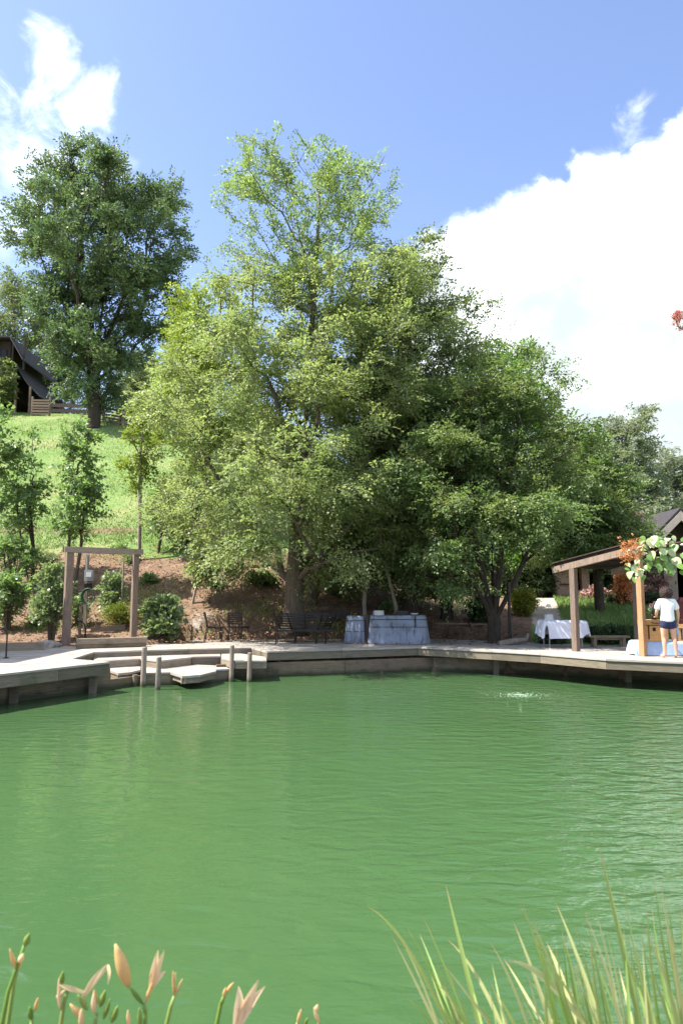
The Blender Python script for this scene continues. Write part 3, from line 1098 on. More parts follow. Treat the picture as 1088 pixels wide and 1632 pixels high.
def tree(name, label, cat, base, trunks, lobes, n_attr, R0, barkm, leafm, n_spray, k=12, L=0.5, size=0.075, seed=1, bf=0.35, step=0.7,
         flat=0.35, droop=0.25, shell=0.4, group=None, rmin=0.007, jit=0.22, wid=0.55, roll=0.5, up=0.15, trunk_name='trunk', crown_name='crown', clip=None):
    rs = np.random.RandomState(seed)
    size *= LEAF_SCALE
    n_spray = int(n_spray * SPRAY_SCALE)
    wid = wid * 1.15
    t_ = thing(name, label, cat, base, group=group)
    attr = sample_lobes(lobes, n_attr, rs, shell)
    P, par, ntr = grow(trunks, attr, bf, step, rs)
    mb, rad, kids, w = branch_mesh(P, par, R0, rmin)
    # root flare
    mb.build(trunk_name, barkm, t_, smooth=True)
    thr = np.quantile(w[ntr:], 0.8) if len(P) > ntr else 1
    ok = np.array([i for i in range(ntr, len(P)) if w[i] <= max(thr, 1.5)])
    pick = rs.choice(ok, n_spray)
    dirs = P[pick] - P[np.maximum(par[pick], 0)]
    f = rs.uniform(0, 1, (n_spray, 1))
    org = P[pick] - dirs * f + rs.normal(0, jit, (n_spray, 3)) * np.array([1, 1, 0.6])
    cen = attr.mean(0)
    outw = P[pick] - np.array([base[0], base[1], cen[2]])
    outw[:, 2] *= 0.4
    D = unit(unit(dirs) + unit(outw) * 0.5 + rs.normal(0, 0.6, (n_spray, 3)) + np.array([0, 0, up]))
    V, Fq = leaf_cloud(org, D, rs, k, L, size, flat, droop, wid, roll)
    if clip is not None:
        keep = clip(V[0::4])
        V = V.reshape(-1, 4, 3)[keep].reshape(-1, 3)
        Fq = np.arange(len(V)).reshape(-1, 4)
    np_mesh(crown_name, V, Fq, leafm, t_)
    return t_


def gpt(px, Y, sink=0.1):
    x = XP(px, Y)
    for _ in range(2):
        z = hz(x, Y)
        d = Y * math.cos(PITCH) + (z - CAMZ) * math.sin(PITCH)
        x = (px - CX) / F * d
    return Vector((x, Y, hz(x, Y) - sink))


def wx(px, py, Y):
    return A(px, py, Y).x


# --- the big light green tree in the middle
Y0 = 22.3
b0 = gpt(468, Y0)
ax = A(485, 600, Y0).x
env = [(2.6, 2.6, 2.2, 3.2), (3.6, 4.0, 4.0, 4.4), (5, 5.1, 4.7, 4.9), (7, 5.5, 4.9, 4.6), (9, 5.3, 4.7, 4.2), (11, 4.6, 4.2, 3.8), (12.6, 3.4, 3.4, 3.0)]
rs = np.random.RandomState(11)
lob = env_lobes((ax, Y0), env, 118, rs, 1.5, 0.27, 0.82)
for (px, py, Y, sx, sz) in [(295, 830, 21.5, .9, .28), (335, 855, 21.0, 1.0, .28), (385, 870, 20.4, 1.0, .28), (425, 850, 19.6, 1.0, .3), (300, 790, 20.8, 1.0, .3), (360, 810, 19.8, 1.1, .3), (480, 820, 18.9, 1.1, .3), (520, 770, 18.6, 1.2, .35), (450, 750, 18.6, 1.2, .35)]:
    lob.append((tuple(A(px, py, Y)), (sx, sx, sz), 1.5))
lob2 = env_lobes((A(496, 300, Y0).x, Y0), [(12.0, 3.2, 3.0, 2.4), (13.6, 3.9, 3.5, 2.5), (15.6, 3.6, 3.2, 2.2), (17.0, 2.3, 2.2, 1.4)], 44, rs, 0.95, 0.8, 0.85)
trk = [dict(pts=[b0, b0 + Vector((0.02, 0, 1.5)), (b0.x + 0.05, Y0, 4.0), (b0.x + 0.25, Y0 + .1, 6.5), (b0.x + 0.42, Y0, 9), (b0.x + 0.5, Y0, 11.2)])]
tree('shade_tree', 'tall light green layered tree at the centre rising above all its neighbours', 'tree', b0, trk, lob, 620, 0.30, 'bark_brown', 'leaf_elm',
     9600, 12, 0.55, 0.082, 21, bf=0.3, flat=0.3, droop=0.3)
ct = bpy.data.objects['shade_tree']
# upper airy leader of the same tree: its own limb and leaf meshes
rs = np.random.RandomState(5)
attr = sample_lobes(lob2, 280, rs, 0.3)
P, par, ntr = grow([dict(pts=[(b0.x + 0.5, Y0, 10.5), (b0.x + 0.6, Y0, 12.5), (b0.x + 0.72, Y0, 14.5), (b0.x + 0.78, Y0, 16.2)])], attr, 0.55, 0.6, rs)
mb, rad, kids, w = branch_mesh(P, par, 0.10, 0.009)
mb.build('upper_limbs', 'bark_brown', ct, smooth=True)
ok = np.array([i for i in range(ntr, len(P)) if w[i] <= 6])
pk = rs.choice(ok, 2900)
dr = P[pk] - P[par[pk]]
V, Fq = leaf_cloud(P[pk] - dr * rs.uniform(0, 1, (2900, 1)) + rs.normal(0, 0.1, (2900, 3)), unit(dr) + np.array([0, 0, 0.3]) + rs.normal(0, 0.4, (2900, 3)), rs, 10, 0.42, 0.09, 0.6, 0.0)
np_mesh('upper_crown', V, Fq, 'leaf_elm_top', ct)
# root flare
rf = MB()
rf.lathe((b0.x, b0.y, b0.z), [(0.52, -0.1), (0.42, 0.12), (0.34, 0.4), (0.3, 0.9), (0.27, 1.6)], 14)
rf.build('root_flare', 'bark_brown', ct, smooth=True)

# --- leaning tree beside it
b1 = gpt(492, 24.2)
tp = A(560, 760, 25.0)
lob = env_lobes((A(590, 640, 25.5).x, 25.5), [(4, 2.6, 2.6, 2.4), (7, 3.2, 3.2, 3.0), (10, 3.0, 3.0, 2.8), (12.5, 1.6, 1.6, 1.6)], 42, np.random.RandomState(4), 1.3, 0.45)
tree('leaning_tree', 'tree with a slanting trunk just right of the central trunk', 'tree', b1,
     [dict(pts=[b1, A(505, 930, 24.3), A(525, 890, 24.5), tp, A(590, 640, 25.4), A(600, 520, 25.6)])], lob, 260, 0.20, 'bark_brown', 'leaf_dark', 3000, 12, 0.55, 0.085, 31)

# --- dense dark tree right of centre
Y2 = 24.4
b2 = gpt(655, Y2)
lob = env_lobes((A(652, 620, Y2).x, Y2), [(2.4, 3.1, 3.1, 2.1), (5, 3.8, 3.3, 2.3), (8, 3.7, 3.3, 2.3), (11, 3.0, 2.8, 2.1), (13.2, 2.1, 1.8, 1.6), (14.8, .8, .8, .8)], 88, np.random.RandomState(6), 1.4, 0.32)
tree('dense_tree', 'dense dull green tree behind and right of the tall central tree', 'tree', b2,
     [dict(pts=[b2, (b2.x, Y2, 3), (b2.x + .1, Y2, 6), (b2.x, Y2, 9), (b2.x + .1, Y2, 12), (b2.x, Y2, 14)])], lob, 520, 0.26, 'bark_dark', 'leaf_dark', 6800, 12, 0.55, 0.085, 41)

# --- many-stemmed spreading tree by the pavilion
Y3 = 21.6
b3 = gpt(786, Y3)
fork = A(787, 990, Y3)
lobs = env_lobes((A(790, 680, Y3).x, Y3 + 0.4), [(4.1, 2.4, 2.6, 2.0), (5, 3.0, 2.9, 2.2), (7, 2.8, 2.7, 2.0), (8.6, 2.2, 2.1, 1.7), (10, 1.0, 1.0, .9)], 56, np.random.RandomState(8), 1.3, 0.24)
for (px, py, Y, sx, sz) in [(760, 800, 19.6, 1.3, .32), (820, 810, 19.4, 1.4, .32), (880, 815, 19.6, 1.1, .3), (790, 850, 19.8, 1.2, .35), (850, 850, 20.0, .9, .3), (720, 880, 20.0, 1.1, .35),
                            (735, 930, 20.2, .7, .3), (880, 760, 20.6, 1.2, .4), (900, 700, 21.2, .9, .5), (690, 800, 20.0, 1.1, .4), (640, 760, 20.2, 1.0, .35), (700, 700, 20.4, 1.1, .35)]:
    p = A(px, py, Y)
    lobs.append((tuple(p), (sx, sx, sz), 1.6))
stems = [dict(pts=[b3, (b3.x + .02, Y3, .8), fork])]
for i, (px, py, Y) in enumerate([(742, 900, 21.2), (764, 895, 21.9), (797, 895, 21.5), (832, 900, 21.2), (785, 885, 22.4)]):
    q = A(px, py, Y)
    d = (q - fork)
    stems.append({'from': 2, 'pts': [fork, fork + d * 0.5 + Vector((0, 0, -0.05)), q, q + d * 0.9 + Vector((0, 0, 0.5))]})
tree('spreading_tree', 'spreading many-stemmed dark green tree beside the pavilion', 'tree', b3, stems, lobs, 460, 0.20, 'bark_dark', 'leaf_mid', 6200, 12, 0.5, 0.075, 51, flat=0.28, droop=0.3)

# --- bright green tree top behind
b4 = gpt(815, 34.5)
lob = env_lobes((A(815, 640, 34.5).x, 34.5), [(4, 3, 3, 2.), (8, 3.7, 3.7, 2.2), (12.5, 2.6, 2.6, 2.), (15.0, 1.2, 1.2, 1.1)], 44, np.random.RandomState(3), 1.3, 0.8)
tree('bright_tree', 'bright fresh green tree top showing above the spreading tree', 'tree', b4, [dict(pts=[b4, (b4.x, 34.5, 4), (b4.x, 34.5, 8), (b4.x, 34.5, 13)])], lob, 240, 0.22, 'bark_dark', 'leaf_bright',
     3000, 11, 0.5, 0.12, 61)
# --- layered dark tree behind the pavilion roof
b5 = gpt(955, 27)
lob = env_lobes((A(945, 800, 27).x, 27), [(3.4, 2.2, 1.9, 2.2), (5.2, 2.6, 2.2, 2.4), (7.2, 2.0, 1.2, 2), (8.4, .8, .6, .8)], 44, np.random.RandomState(13), 0.95, 0.36)
tree('layered_tree', 'dark glossy layered tree behind the pavilion roof', 'tree', b5, [dict(pts=[b5, (b5.x, 27, 3), (b5.x - .1, 27, 5), (b5.x - .2, 27, 7.5)])], lob, 260, 0.18, 'bark_dark', 'leaf_mid',
     3200, 12, 0.5, 0.09, 71, flat=0.3)
# --- hazy far tree on the right
b6 = gpt(1000, 60)
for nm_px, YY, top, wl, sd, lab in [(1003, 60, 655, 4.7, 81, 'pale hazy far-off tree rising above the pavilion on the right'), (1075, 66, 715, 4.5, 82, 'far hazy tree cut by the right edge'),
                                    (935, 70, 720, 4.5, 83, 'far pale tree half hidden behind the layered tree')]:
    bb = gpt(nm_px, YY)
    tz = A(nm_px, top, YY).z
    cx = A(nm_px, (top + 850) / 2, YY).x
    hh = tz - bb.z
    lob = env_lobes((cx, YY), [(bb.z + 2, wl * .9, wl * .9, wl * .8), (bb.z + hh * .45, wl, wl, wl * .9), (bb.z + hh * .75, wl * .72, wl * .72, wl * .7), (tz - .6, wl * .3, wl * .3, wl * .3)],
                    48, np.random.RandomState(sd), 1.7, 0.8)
    tree('far_tree', lab, 'tree', bb, [dict(pts=[bb, (bb.x, YY, bb.z + hh * .3), (cx, YY, bb.z + hh * .6), (cx, YY, tz - 2)])], lob, 220, 0.3, 'bark_brown', 'leaf_far_hazed', 2600, 10, 0.9, 0.2, sd, jit=0.4,
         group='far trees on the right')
# --- shaded wood edge behind the lawn
for i, (px, YY, top, wl) in enumerate([(700, 40, 690, 4.2), (870, 42, 800, 3.6), (910, 36, 820, 2.6), (985, 40, 830, 3.2), (1050, 44, 840, 3.0), (770, 36, 760, 3.5)]):
    bb = gpt(px, YY)
    tz = A(px, top, YY).z
    hh = tz - bb.z
    cx = A(px, 880, YY).x
    lob = env_lobes((cx, YY), [(bb.z + .4, wl * .9, wl * .9, wl * .7), (bb.z + hh * .5, wl, wl, wl * .8), (bb.z + hh * .8, wl * .7, wl * .7, wl * .6), (tz - .3, wl * .3, wl * .3, wl * .3)],
                    36, np.random.RandomState(90 + i), 1.3, 0.7)
    lab = ['dark tree deep behind the dense tree', 'dark tree in the shade above the gravel path', 'small dark tree over the brick ruin', 'dark leafy tree left of the gabled cabin',
           'dark leafy tree behind the gabled cabin', 'dark tree deep behind the spreading tree'][i]
    tree('background_tree', lab, 'tree', bb, [dict(pts=[bb, (bb.x, YY, bb.z + hh * .4), (cx, YY, bb.z + hh * .8)])], lob, 160, 0.2, 'bark_dark', 'leaf_hedge' if i in (1, 2) else 'leaf_dark', 1900, 10, 0.6, 0.15, 95 + i,
         group='trees at the edge of the wood')

# --- great dark oak on the hill
Y7 = 53.0
b7 = gpt(150, Y7)
x7 = A(160, 430, Y7).x
zt = lambda py: A(150, py, Y7).z
lobs = env_lobes((x7, Y7), [(zt(635), 2.0, 3.0, 3), (zt(560), 2.8, 4.6, 4), (zt(430), 5.8, 8.4, 6), (zt(350), 7.2, 6.8, 6), (zt(295), 5.6, 4.4, 4.5), (zt(262), 3.4, 3.2, 3)], 84, np.random.RandomState(17), 1.75, 0.95, 0.9)
stems = [dict(pts=[b7, (b7.x, Y7, b7.z + 1.2), A(150, 610, Y7)])]
for i, (px, py, dy) in enumerate([(95, 470, -1), (120, 440, 1), (145, 430, -.5), (170, 440, .5), (200, 470, 0), (225, 500, 1)]):
    q = A(px, py, Y7 + dy)
    f_ = A(150, 610, Y7)
    stems.append({'from': 2, 'pts': [f_, f_.lerp(q, 0.45) + Vector(((b7.x - q.x) * 0.12, 0, 0)), q]})
tree('hilltop_tree', 'huge dark green tree with fanning limbs on top of the hill', 'tree', b7, stems, lobs, 560, 0.48, 'bark_dark', 'leaf_oak', 7800, 12, 0.8, 0.17, 101, bf=0.3, step=1.2, jit=0.4, flat=0.6,
     shell=0.45, rmin=0.02, droop=0.1, up=0.3)
# --- pale trees behind the house
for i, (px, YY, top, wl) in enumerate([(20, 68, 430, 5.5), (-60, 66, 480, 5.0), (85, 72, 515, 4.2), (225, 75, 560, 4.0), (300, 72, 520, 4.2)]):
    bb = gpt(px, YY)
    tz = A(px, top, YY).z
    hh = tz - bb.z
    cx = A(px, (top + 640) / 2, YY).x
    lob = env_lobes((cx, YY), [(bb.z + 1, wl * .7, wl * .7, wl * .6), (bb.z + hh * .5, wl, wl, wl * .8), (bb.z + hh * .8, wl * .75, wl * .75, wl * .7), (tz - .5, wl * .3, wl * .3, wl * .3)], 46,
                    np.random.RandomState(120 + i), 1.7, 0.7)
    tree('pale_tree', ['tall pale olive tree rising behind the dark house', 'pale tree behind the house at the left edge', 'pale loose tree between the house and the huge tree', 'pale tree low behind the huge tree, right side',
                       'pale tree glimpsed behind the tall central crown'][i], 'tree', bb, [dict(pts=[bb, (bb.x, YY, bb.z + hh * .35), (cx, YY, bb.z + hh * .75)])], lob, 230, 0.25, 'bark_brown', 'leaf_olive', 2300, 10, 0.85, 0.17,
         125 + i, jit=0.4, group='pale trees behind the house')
# --- yellow green tree left of the central tree
b8 = gpt(330, 31)
lob = env_lobes((A(322, 560, 31).x, 31), [(8.2, 1.8, 2.6, 2.2), (11, 2.5, 3.0, 2.6), (13.8, 2.0, 2.6, 2.4), (15.8, 1.2, 1.6, 1.2)], 46, np.random.RandomState(21), 1.15, 0.6)
tree('yellow_green_tree', 'yellow green tree filling the gap left of the tall central crown', 'tree', b8, [dict(pts=[b8, (b8.x, 31, 7), (b8.x - .1, 31, 10), (b8.x, 31, 13.5)])], lob, 260, 0.16, 'bark_brown', 'leaf_lime',
     2900, 11, 0.5, 0.1, 131)

# --- young trees on the bank
def young(name, label, px, Y, top, bot, wl, leafm, nsp, seed, barkm='bark_brown', R0=0.06, stems=1, size=0.1, lean=0, axis_px=None, k=9, L=0.4, base_px=None):
    bb = gpt(base_px or px, Y)
    tz, bz = A(px, top, Y).z, A(px, bot, Y).z
    cx = A(axis_px or px, (top + bot) / 2, Y).x
    rr = np.random.RandomState(seed)
    lob = env_lobes((cx, Y), [(bz, wl * .6, wl * .6, wl * .6), (lerp(bz, tz, .4), wl, wl, wl * .9), (lerp(bz, tz, .75), wl * .65, wl * .65, wl * .6), (tz, wl * .15, wl * .15, wl * .15)], 30, rr, wl * 0.42, 0.6)
    tr = []
    for s in range(stems):
        o_ = (s - (stems - 1) / 2) * 0.25
        tr.append(dict(pts=[bb + Vector((o_ * .5, 0, 0)), Vector((lerp(bb.x, cx, .4) + o_ * 1.5, Y + o_ * .3, lerp(bb.z, bz, .7))), Vector((cx + o_ * 2, Y, lerp(bz, tz, .35))), Vector((cx + o_ * 2, Y, lerp(bz, tz, .85)))]))
    return tree(name, label, 'tree', bb, tr, lob, 110, R0, barkm, leafm, nsp, k, L, size, seed, step=0.4, jit=0.12, flat=0.5, up=0.25, rmin=0.006)


young('young_tree', 'leafy young tree rising behind the left arbor post', 125, 24.5, 655, 850, 1.05, 'leaf_young', 300, 141, stems=2, base_px=113, axis_px=128, size=0.13)
young('young_tree', 'dark branching young tree at the left edge above the bank', 40, 25.5, 690, 850, 1.1, 'leaf_young', 250, 142, 'bark_dark', stems=2, base_px=50, axis_px=38, size=0.13)
young('young_tree', 'leafy sapling cut by the left edge below the dark house', -15, 24.5, 650, 760, 1.0, 'leaf_young', 200, 146, 'bark_dark', size=0.13)
young('slender_tree', 'slender pale-trunked tree with thin foliage right of the arbor', 222, 27.3, 628, 780, 0.85, 'leaf_lime', 260, 143, 'bark_pale', R0=0.075, axis_px=225)
young('slender_tree', 'small thin tree with dark foliage beside the slender pale-trunked tree', 258, 28.0, 765, 850, 0.75, 'leaf_young', 330, 144, 'bark_brown', stems=1, base_px=252, axis_px=262)
young('sapling', 'pale leaning sapling stem on the mulch bank near the chairs', 322, 24.0, 860, 925, 0.5, 'leaf_elm', 200, 145, 'bark_pale', R0=0.045, base_px=306)
young('slender_tree', 'small dark bushy tree half hidden by the left of the central crown', 300, 29.0, 770, 860, 0.8, 'leaf_dark', 420, 147, 'bark_dark', base_px=298)
# small multi-stemmed tree right of the leaning trunk
b9 = gpt(582, 23.2)
f9 = A(582, 935, 23.2)
st9 = [dict(pts=[b9, A(580, 960, 23.2), f9])]
for px, py, dy in [(560, 880, -.2), (584, 860, .2), (600, 870, 0), (572, 850, .3)]:
    st9.append({'from': 2, 'pts': [f9, f9.lerp(A(px, py, 23.2 + dy), .5) + Vector((0, 0, .05)), A(px, py, 23.2 + dy)]})
lob = [(tuple(A(px, py, 23 + dy)), (.8, .8, .35)) for px, py, dy in [(555, 850, 0), (590, 830, .4), (615, 850, -.3), (575, 800, 0), (610, 800, .3), (545, 900, -.3), (630, 890, 0)]]
tree('understorey_tree', 'small pale-stemmed tree rising behind the covered bar', 'tree', b9, st9, lob, 90, 0.075, 'bark_pale', 'leaf_mid', 900, 10, 0.45, 0.085, 151, step=.4)
# bare leaning limb hanging from the crown
pts = [A(598, 858, 22.6), A(610, 885, 22.6), A(616, 910, 22.7), A(622, 932, 22.8), A(630, 965, 23.0), gpt(634, 23.2)]
MBt = MB().tube(pts, [0.03, 0.045, 0.05, 0.05, 0.06, 0.07], 8)
o = MBt.build('bare_trunk', 'bark_pale', smooth=True)
tag(o, 'thin bare grey trunk leaning behind the covered bar', 'tree trunk')


# ------------------------------------------------------------------ shrubs
def shrub(name, label, px, py_base, Y, wpx, top, leafm, nsp, seed, size=0.09, k=8, L=0.25, stems=7, flat=0.6, cat='shrub', zbase=None, barkm='bark_brown', group=None, lift=0.25):
    bb = gpt(px, Y, 0.05)
    if zbase is not None:
        bb.z = zbase
    d = Y / F
    w_ = wpx * d / 2
    tz = A(px, top, Y).z
    h = tz - bb.z
    rr = np.random.RandomState(seed)
    lob = env_lobes((bb.x, Y), [(bb.z + h * lift, w_ * .8, w_ * .8, w_ * .7), (bb.z + h * .55, w_, w_, w_ * .9), (bb.z + h * .9, w_ * .6, w_ * .6, w_ * .5)], 22, rr, w_ * .42, .75)
    tr = []
    for s in range(stems):
        a = s * 2.4
        r_ = w_ * .35 * (.3 + (s % 3) / 2)
        tr.append(dict(pts=[(bb.x + .05 * math.cos(a), Y + .05 * math.sin(a), bb.z), (bb.x + r_ * .5 * math.cos(a), Y + r_ * .5 * math.sin(a), bb.z + h * .3),
                            (bb.x + r_ * math.cos(a), Y + r_ * math.sin(a), bb.z + h * .6)]))
    return tree(name, label, cat, bb, tr, lob, 90, .05, barkm, leafm, nsp, k, L, size, seed, step=.25, jit=.08, flat=flat, rmin=.004, up=.35, droop=.1, trunk_name='stems', crown_name='foliage', group=group)


shrub('leafy_shrub', 'tall pale green shrub left of the arbor', 82, 1000, 21.0, 80, 888, 'leaf_shrub', 380, 201, .09, lift=.3)
shrub('broadleaf_shrub', 'rounded glossy broad-leaved shrub right of the arbor', 260, 1012, 21.8, 76, 952, 'leaf_shrub', 300, 202, .13, L=.22, lift=.15)
shrub('garden_plant', 'small leafy plant framed by the arbor', 178, 985, 23.2, 38, 910, 'leaf_shrub', 210, 203, .09)
shrub('garden_plant', 'low yellowish plant inside the arbor behind the spigot', 190, 985, 22.6, 56, 962, 'leaf_yellow', 260, 204, .05, cat='plant')
shrub('garden_plant', 'low tuft of pale green leaves left inside the arbor', 124, 985, 22.6, 30, 950, 'leaf_shrub', 150, 205, .07, cat='plant')
shrub('leafy_shrub', 'dark low shrub on the bank at the left edge', 20, 900, 24.6, 110, 850, 'leaf_young', 260, 206, .1)
shrub('leafy_shrub', 'dark shrub on the shaded bank below the left edge', 12, 960, 22.2, 70, 905, 'leaf_young', 220, 207, .1)
shrub('yellow_shrub', 'yellow green feathery shrub right of the spreading tree trunk', 833, 990, 26.5, 46, 938, 'leaf_yellow', 520, 208, .07)
shrub('dark_shrub', 'dark rounded shrub left of the spreading tree trunk', 766, 985, 25.0, 44, 955, 'leaf_hedge', 330, 209, .08)
for i, (px, top, w_) in enumerate([(950, 1006, 26), (976, 1004, 28), (998, 1006, 18), (880, 1012, 30)]):
    shrub('border_shrub', ['dark border shrub right of the clothed table', 'dark border shrub behind the low bench', 'dark border shrub beside the right pavilion post', 'dark low shrub under the clothed table edge'][i],
          px, 1020, 21.4, w_, top, 'leaf_hedge', 300, 210 + i, .07, group='dark border shrubs')
shrub('orange_shrub', 'orange tinted shrub seen under the pavilion roof', 994, 945, 29.0, 30, 912, 'leaf_orange', 200, 215, .08)
shrub('pink_shrub', 'dusty pink shrub at the foot of the brick ruin', 948, 958, 31.5, 44, 938, 'leaf_dusty_pink', 200, 216, .1)
shrub('pink_shrub', 'dusty pink shrub between the pavilion post and the cabin', 1040, 945, 29.5, 44, 905, 'leaf_dusty_pink', 260, 217, .1)
shrub('pink_shrub', 'bare pinkish shrub above the pavilion roof left of the gable', 1020, 860, 34, 50, 805, 'leaf_dusty_pink', 330, 218, .1)
shrub('dark_shrub', 'low dark shrub on the lawn below the orange shrub', 985, 958, 29.5, 44, 951, 'leaf_hedge', 140, 219, .08)
shrub('dark_shrub', 'low dark shrub behind the right pavilion post', 1040, 958, 29.0, 44, 948, 'leaf_hedge', 160, 220, .08)
shrub('house_shrub', 'dark leafy shrub growing in front of the house at the left edge', 2, 640, 57.5, 46, 566, 'leaf_dark', 420, 226, .17, L=.5)
shrub('woodland_shrub', 'deep green shrub at the wood edge left of the brick ruin', 862, 940, 33, 56, 905, 'leaf_hedge', 420, 221, .1)
shrub('woodland_shrub', 'shaded shrub on the bank behind the covered bar', 655, 940, 26.5, 90, 885, 'leaf_dark', 560, 222, .09)
shrub('woodland_shrub', 'shaded shrub high on the bank left of the covered bar', 545, 930, 27.0, 70, 880, 'leaf_dark', 420, 223, .09)
shrub('woodland_shrub', 'leafy shrub spilling down the bank right of the chairs', 415, 965, 25.2, 50, 915, 'leaf_mid', 260, 224, .08)
shrub('woodland_shrub', 'shaded shrub on the bank above the upright stump', 705, 940, 27.0, 70, 890, 'leaf_dark', 420, 225, .09)


# ------------------------------------------------------------------ arbor on the left
def post4(root, p, w, z0, z1, mat='post_wood', rz=0.0, name='post'):
    return MB().box((p[0], p[1], (z0 + z1) / 2), (w, w, z1 - z0), rz, bev=0.008).build(name, mat, root)


pl, pr = A(106.5, 1000, 20.3), A(213, 1000, 21.4)
ab = thing('garden_arbor', 'plain wooden arbor of two posts and one crossbeam on the mulch', 'arbor', (pl.x, pl.y, 0.7))
az = math.atan2(pr.y - pl.y, pr.x - pl.x)
BZ = A(106, 876, 20.3).z
post4(ab, pl, 0.2, 0.5, BZ + 0.06, rz=az)
post4(ab, pr, 0.17, 0.5, BZ + 0.06, rz=az)
dv = (Vector((pr.x, pr.y, 0)) - Vector((pl.x, pl.y, 0))).normalized()
nv = Vector((dv.y, -dv.x, 0))
for sgn in (1, -1):
    o_ = nv * 0.125 * sgn
    MB().bar(Vector((pl.x, pl.y, BZ)) - dv * 0.18 + o_, Vector((pr.x, pr.y, BZ)) + dv * 0.18 + o_, 0.045, 0.16).build('crossbeam', 'beam_wood', ab)

# timber sill on the boardwalk in front of the arbor, and the edging at the far left
a_, b_ = G(122, 1034, DZ), G(232, 1030.5, DZ)
t_ = thing('timber_sill', 'pale timber sill beam lying in front of the arbor', 'timber beam', (a_.x, a_.y, DZ))
MB().bar(Vector((a_.x, a_.y, DZ + 0.06)), Vector((b_.x, b_.y, DZ + 0.06)), 0.2, 0.1).build('lower_beam', 'wall_wood', t_)
MB().bar(Vector((a_.x, a_.y, DZ + 0.19)), Vector((b_.x + .02, b_.y, DZ + 0.19)), 0.24, 0.15).build('upper_beam', 'step_wood', t_)
a_, b_ = G(-60, 1040, DZ), G(66, 1036.5, DZ)
t_ = thing('timber_edging', 'low timber edging in the shade at the left end of the boardwalk', 'timber beam', (a_.x, a_.y, DZ))
MB().bar(Vector((a_.x, a_.y + .2, DZ + 0.10)), Vector((b_.x, b_.y + .2, DZ + 0.10)), 0.18, 0.2).build('edging_beam', 'step_wood', t_)
t_ = thing('timber_edging', 'short dark timber edging inside the arbor behind the spigot', 'timber beam', (-7.5, 21.9, 1.0))
a_, b_ = gpt(145, 22.0, 0), gpt(200, 22.3, 0)
MB().bar(a_ + Vector((0, 0, .05)), b_ + Vector((0, 0, .05)), 0.12, 0.18).build('edging_beam', 'wall_wood', t_)

# shepherd hook at the far left
p = G(10, 1049, DZ)
t_ = thing('lamp_hook', 'thin black metal stake standing on the shaded boardwalk end', 'stake', (p.x, p.y, DZ))
MB().tube([(p.x, p.y, DZ), (p.x, p.y, DZ + .55), (p.x - .04, p.y, DZ + .62), (p.x - .12, p.y, DZ + .66), (p.x - .2, p.y, DZ + .62)], 0.018, 8).build('stake', 'black_metal', t_)
MB().lathe((p.x, p.y, DZ), [(.07, 0), (.07, .012), (.02, .03)], 12).build('foot', 'black_metal', t_)

# utility post with meter box and hose
up_ = gpt(135, 22.0, 0)
t_ = thing('utility_post', 'grey utility post with meter box and coiled dark hose inside the arbor', 'utility post', up_)
x, y, z = up_
zt_ = A(135, 884, 22.0).z
MB().box((x, y, (z + zt_) / 2 - .1), (.09, .09, zt_ - z + .2)).build('post', 'pole_wood', t_)
bx = A(143, 917, 21.9)
o = MB().box((bx.x, y - .11, bx.z), (.27, .12, .33), bev=.01).build('meter_box', 'grey_metal', t_)
MB().box((bx.x, y - .178, bx.z + .02), (.16, .012, .14)).build('box_cover', 'glass_grey', o)
MB().tube([(x + .02, y - .08, bx.z + .16), (x + .02, y - .08, zt_ - .05)], .025, 8).build('conduit', 'grey_metal', t_)
bz_ = A(143, 934, 21.9).z
MB().box((bx.x - .02, y - .1, bz_), (.22, .1, .16), bev=.01).build('valve_box', 'black_metal', t_)
hs = MB()
for k in range(5):
    pts = [(bx.x + .0 + .17 * math.cos(a) * (1 + .04 * k), y - .1 - .025 * k, bz_ - .32 + .22 * math.sin(a) * (1 + .03 * k)) for a in [i * math.pi / 10 for i in range(21)]]
    hs.tube(pts, .016, 6)
hs.build('coiled_hose', 'green_plastic', t_, smooth=True)
sp_ = gpt(127, 21.6, 0)
t_ = thing('garden_spigot', 'short standpipe with a black hose looping off it inside the arbor', 'spigot', sp_)
x, y, z = sp_
zt_ = A(127, 962, 21.6).z
MB().box((x, y, (z + zt_) / 2), (.07, .07, zt_ - z)).build('standpipe', 'pole_wood', t_)
pts = [(x - .22, y - .1, z + .25), (x - .1, y - .1, z + .42), (x + .04, y - .08, z + .47), (x + .16, y - .08, z + .38), (x + .2, y - .08, z + .2), (x + .2, y - .08, z - .02)]
MB().tube(pts, .022, 8).build('hose', 'black_metal', t_, smooth=True)
MB().tube([(x, y - .03, z + .45), (x, y - .1, z + .45)], .02, 8).build('tap', 'grey_metal', t_)
sk = gpt(193, 23.0, 0)
t_ = thing('garden_stake', 'thin pale wooden stake behind the arbor beside the small plant', 'stake', sk)
zt_ = A(194, 890, 23.0).z
MB().tube([(sk.x, sk.y, sk.z - .1), (sk.x + .02, sk.y, zt_)], [.035, .025], 6).build('stake', 'bark_pale', t_)

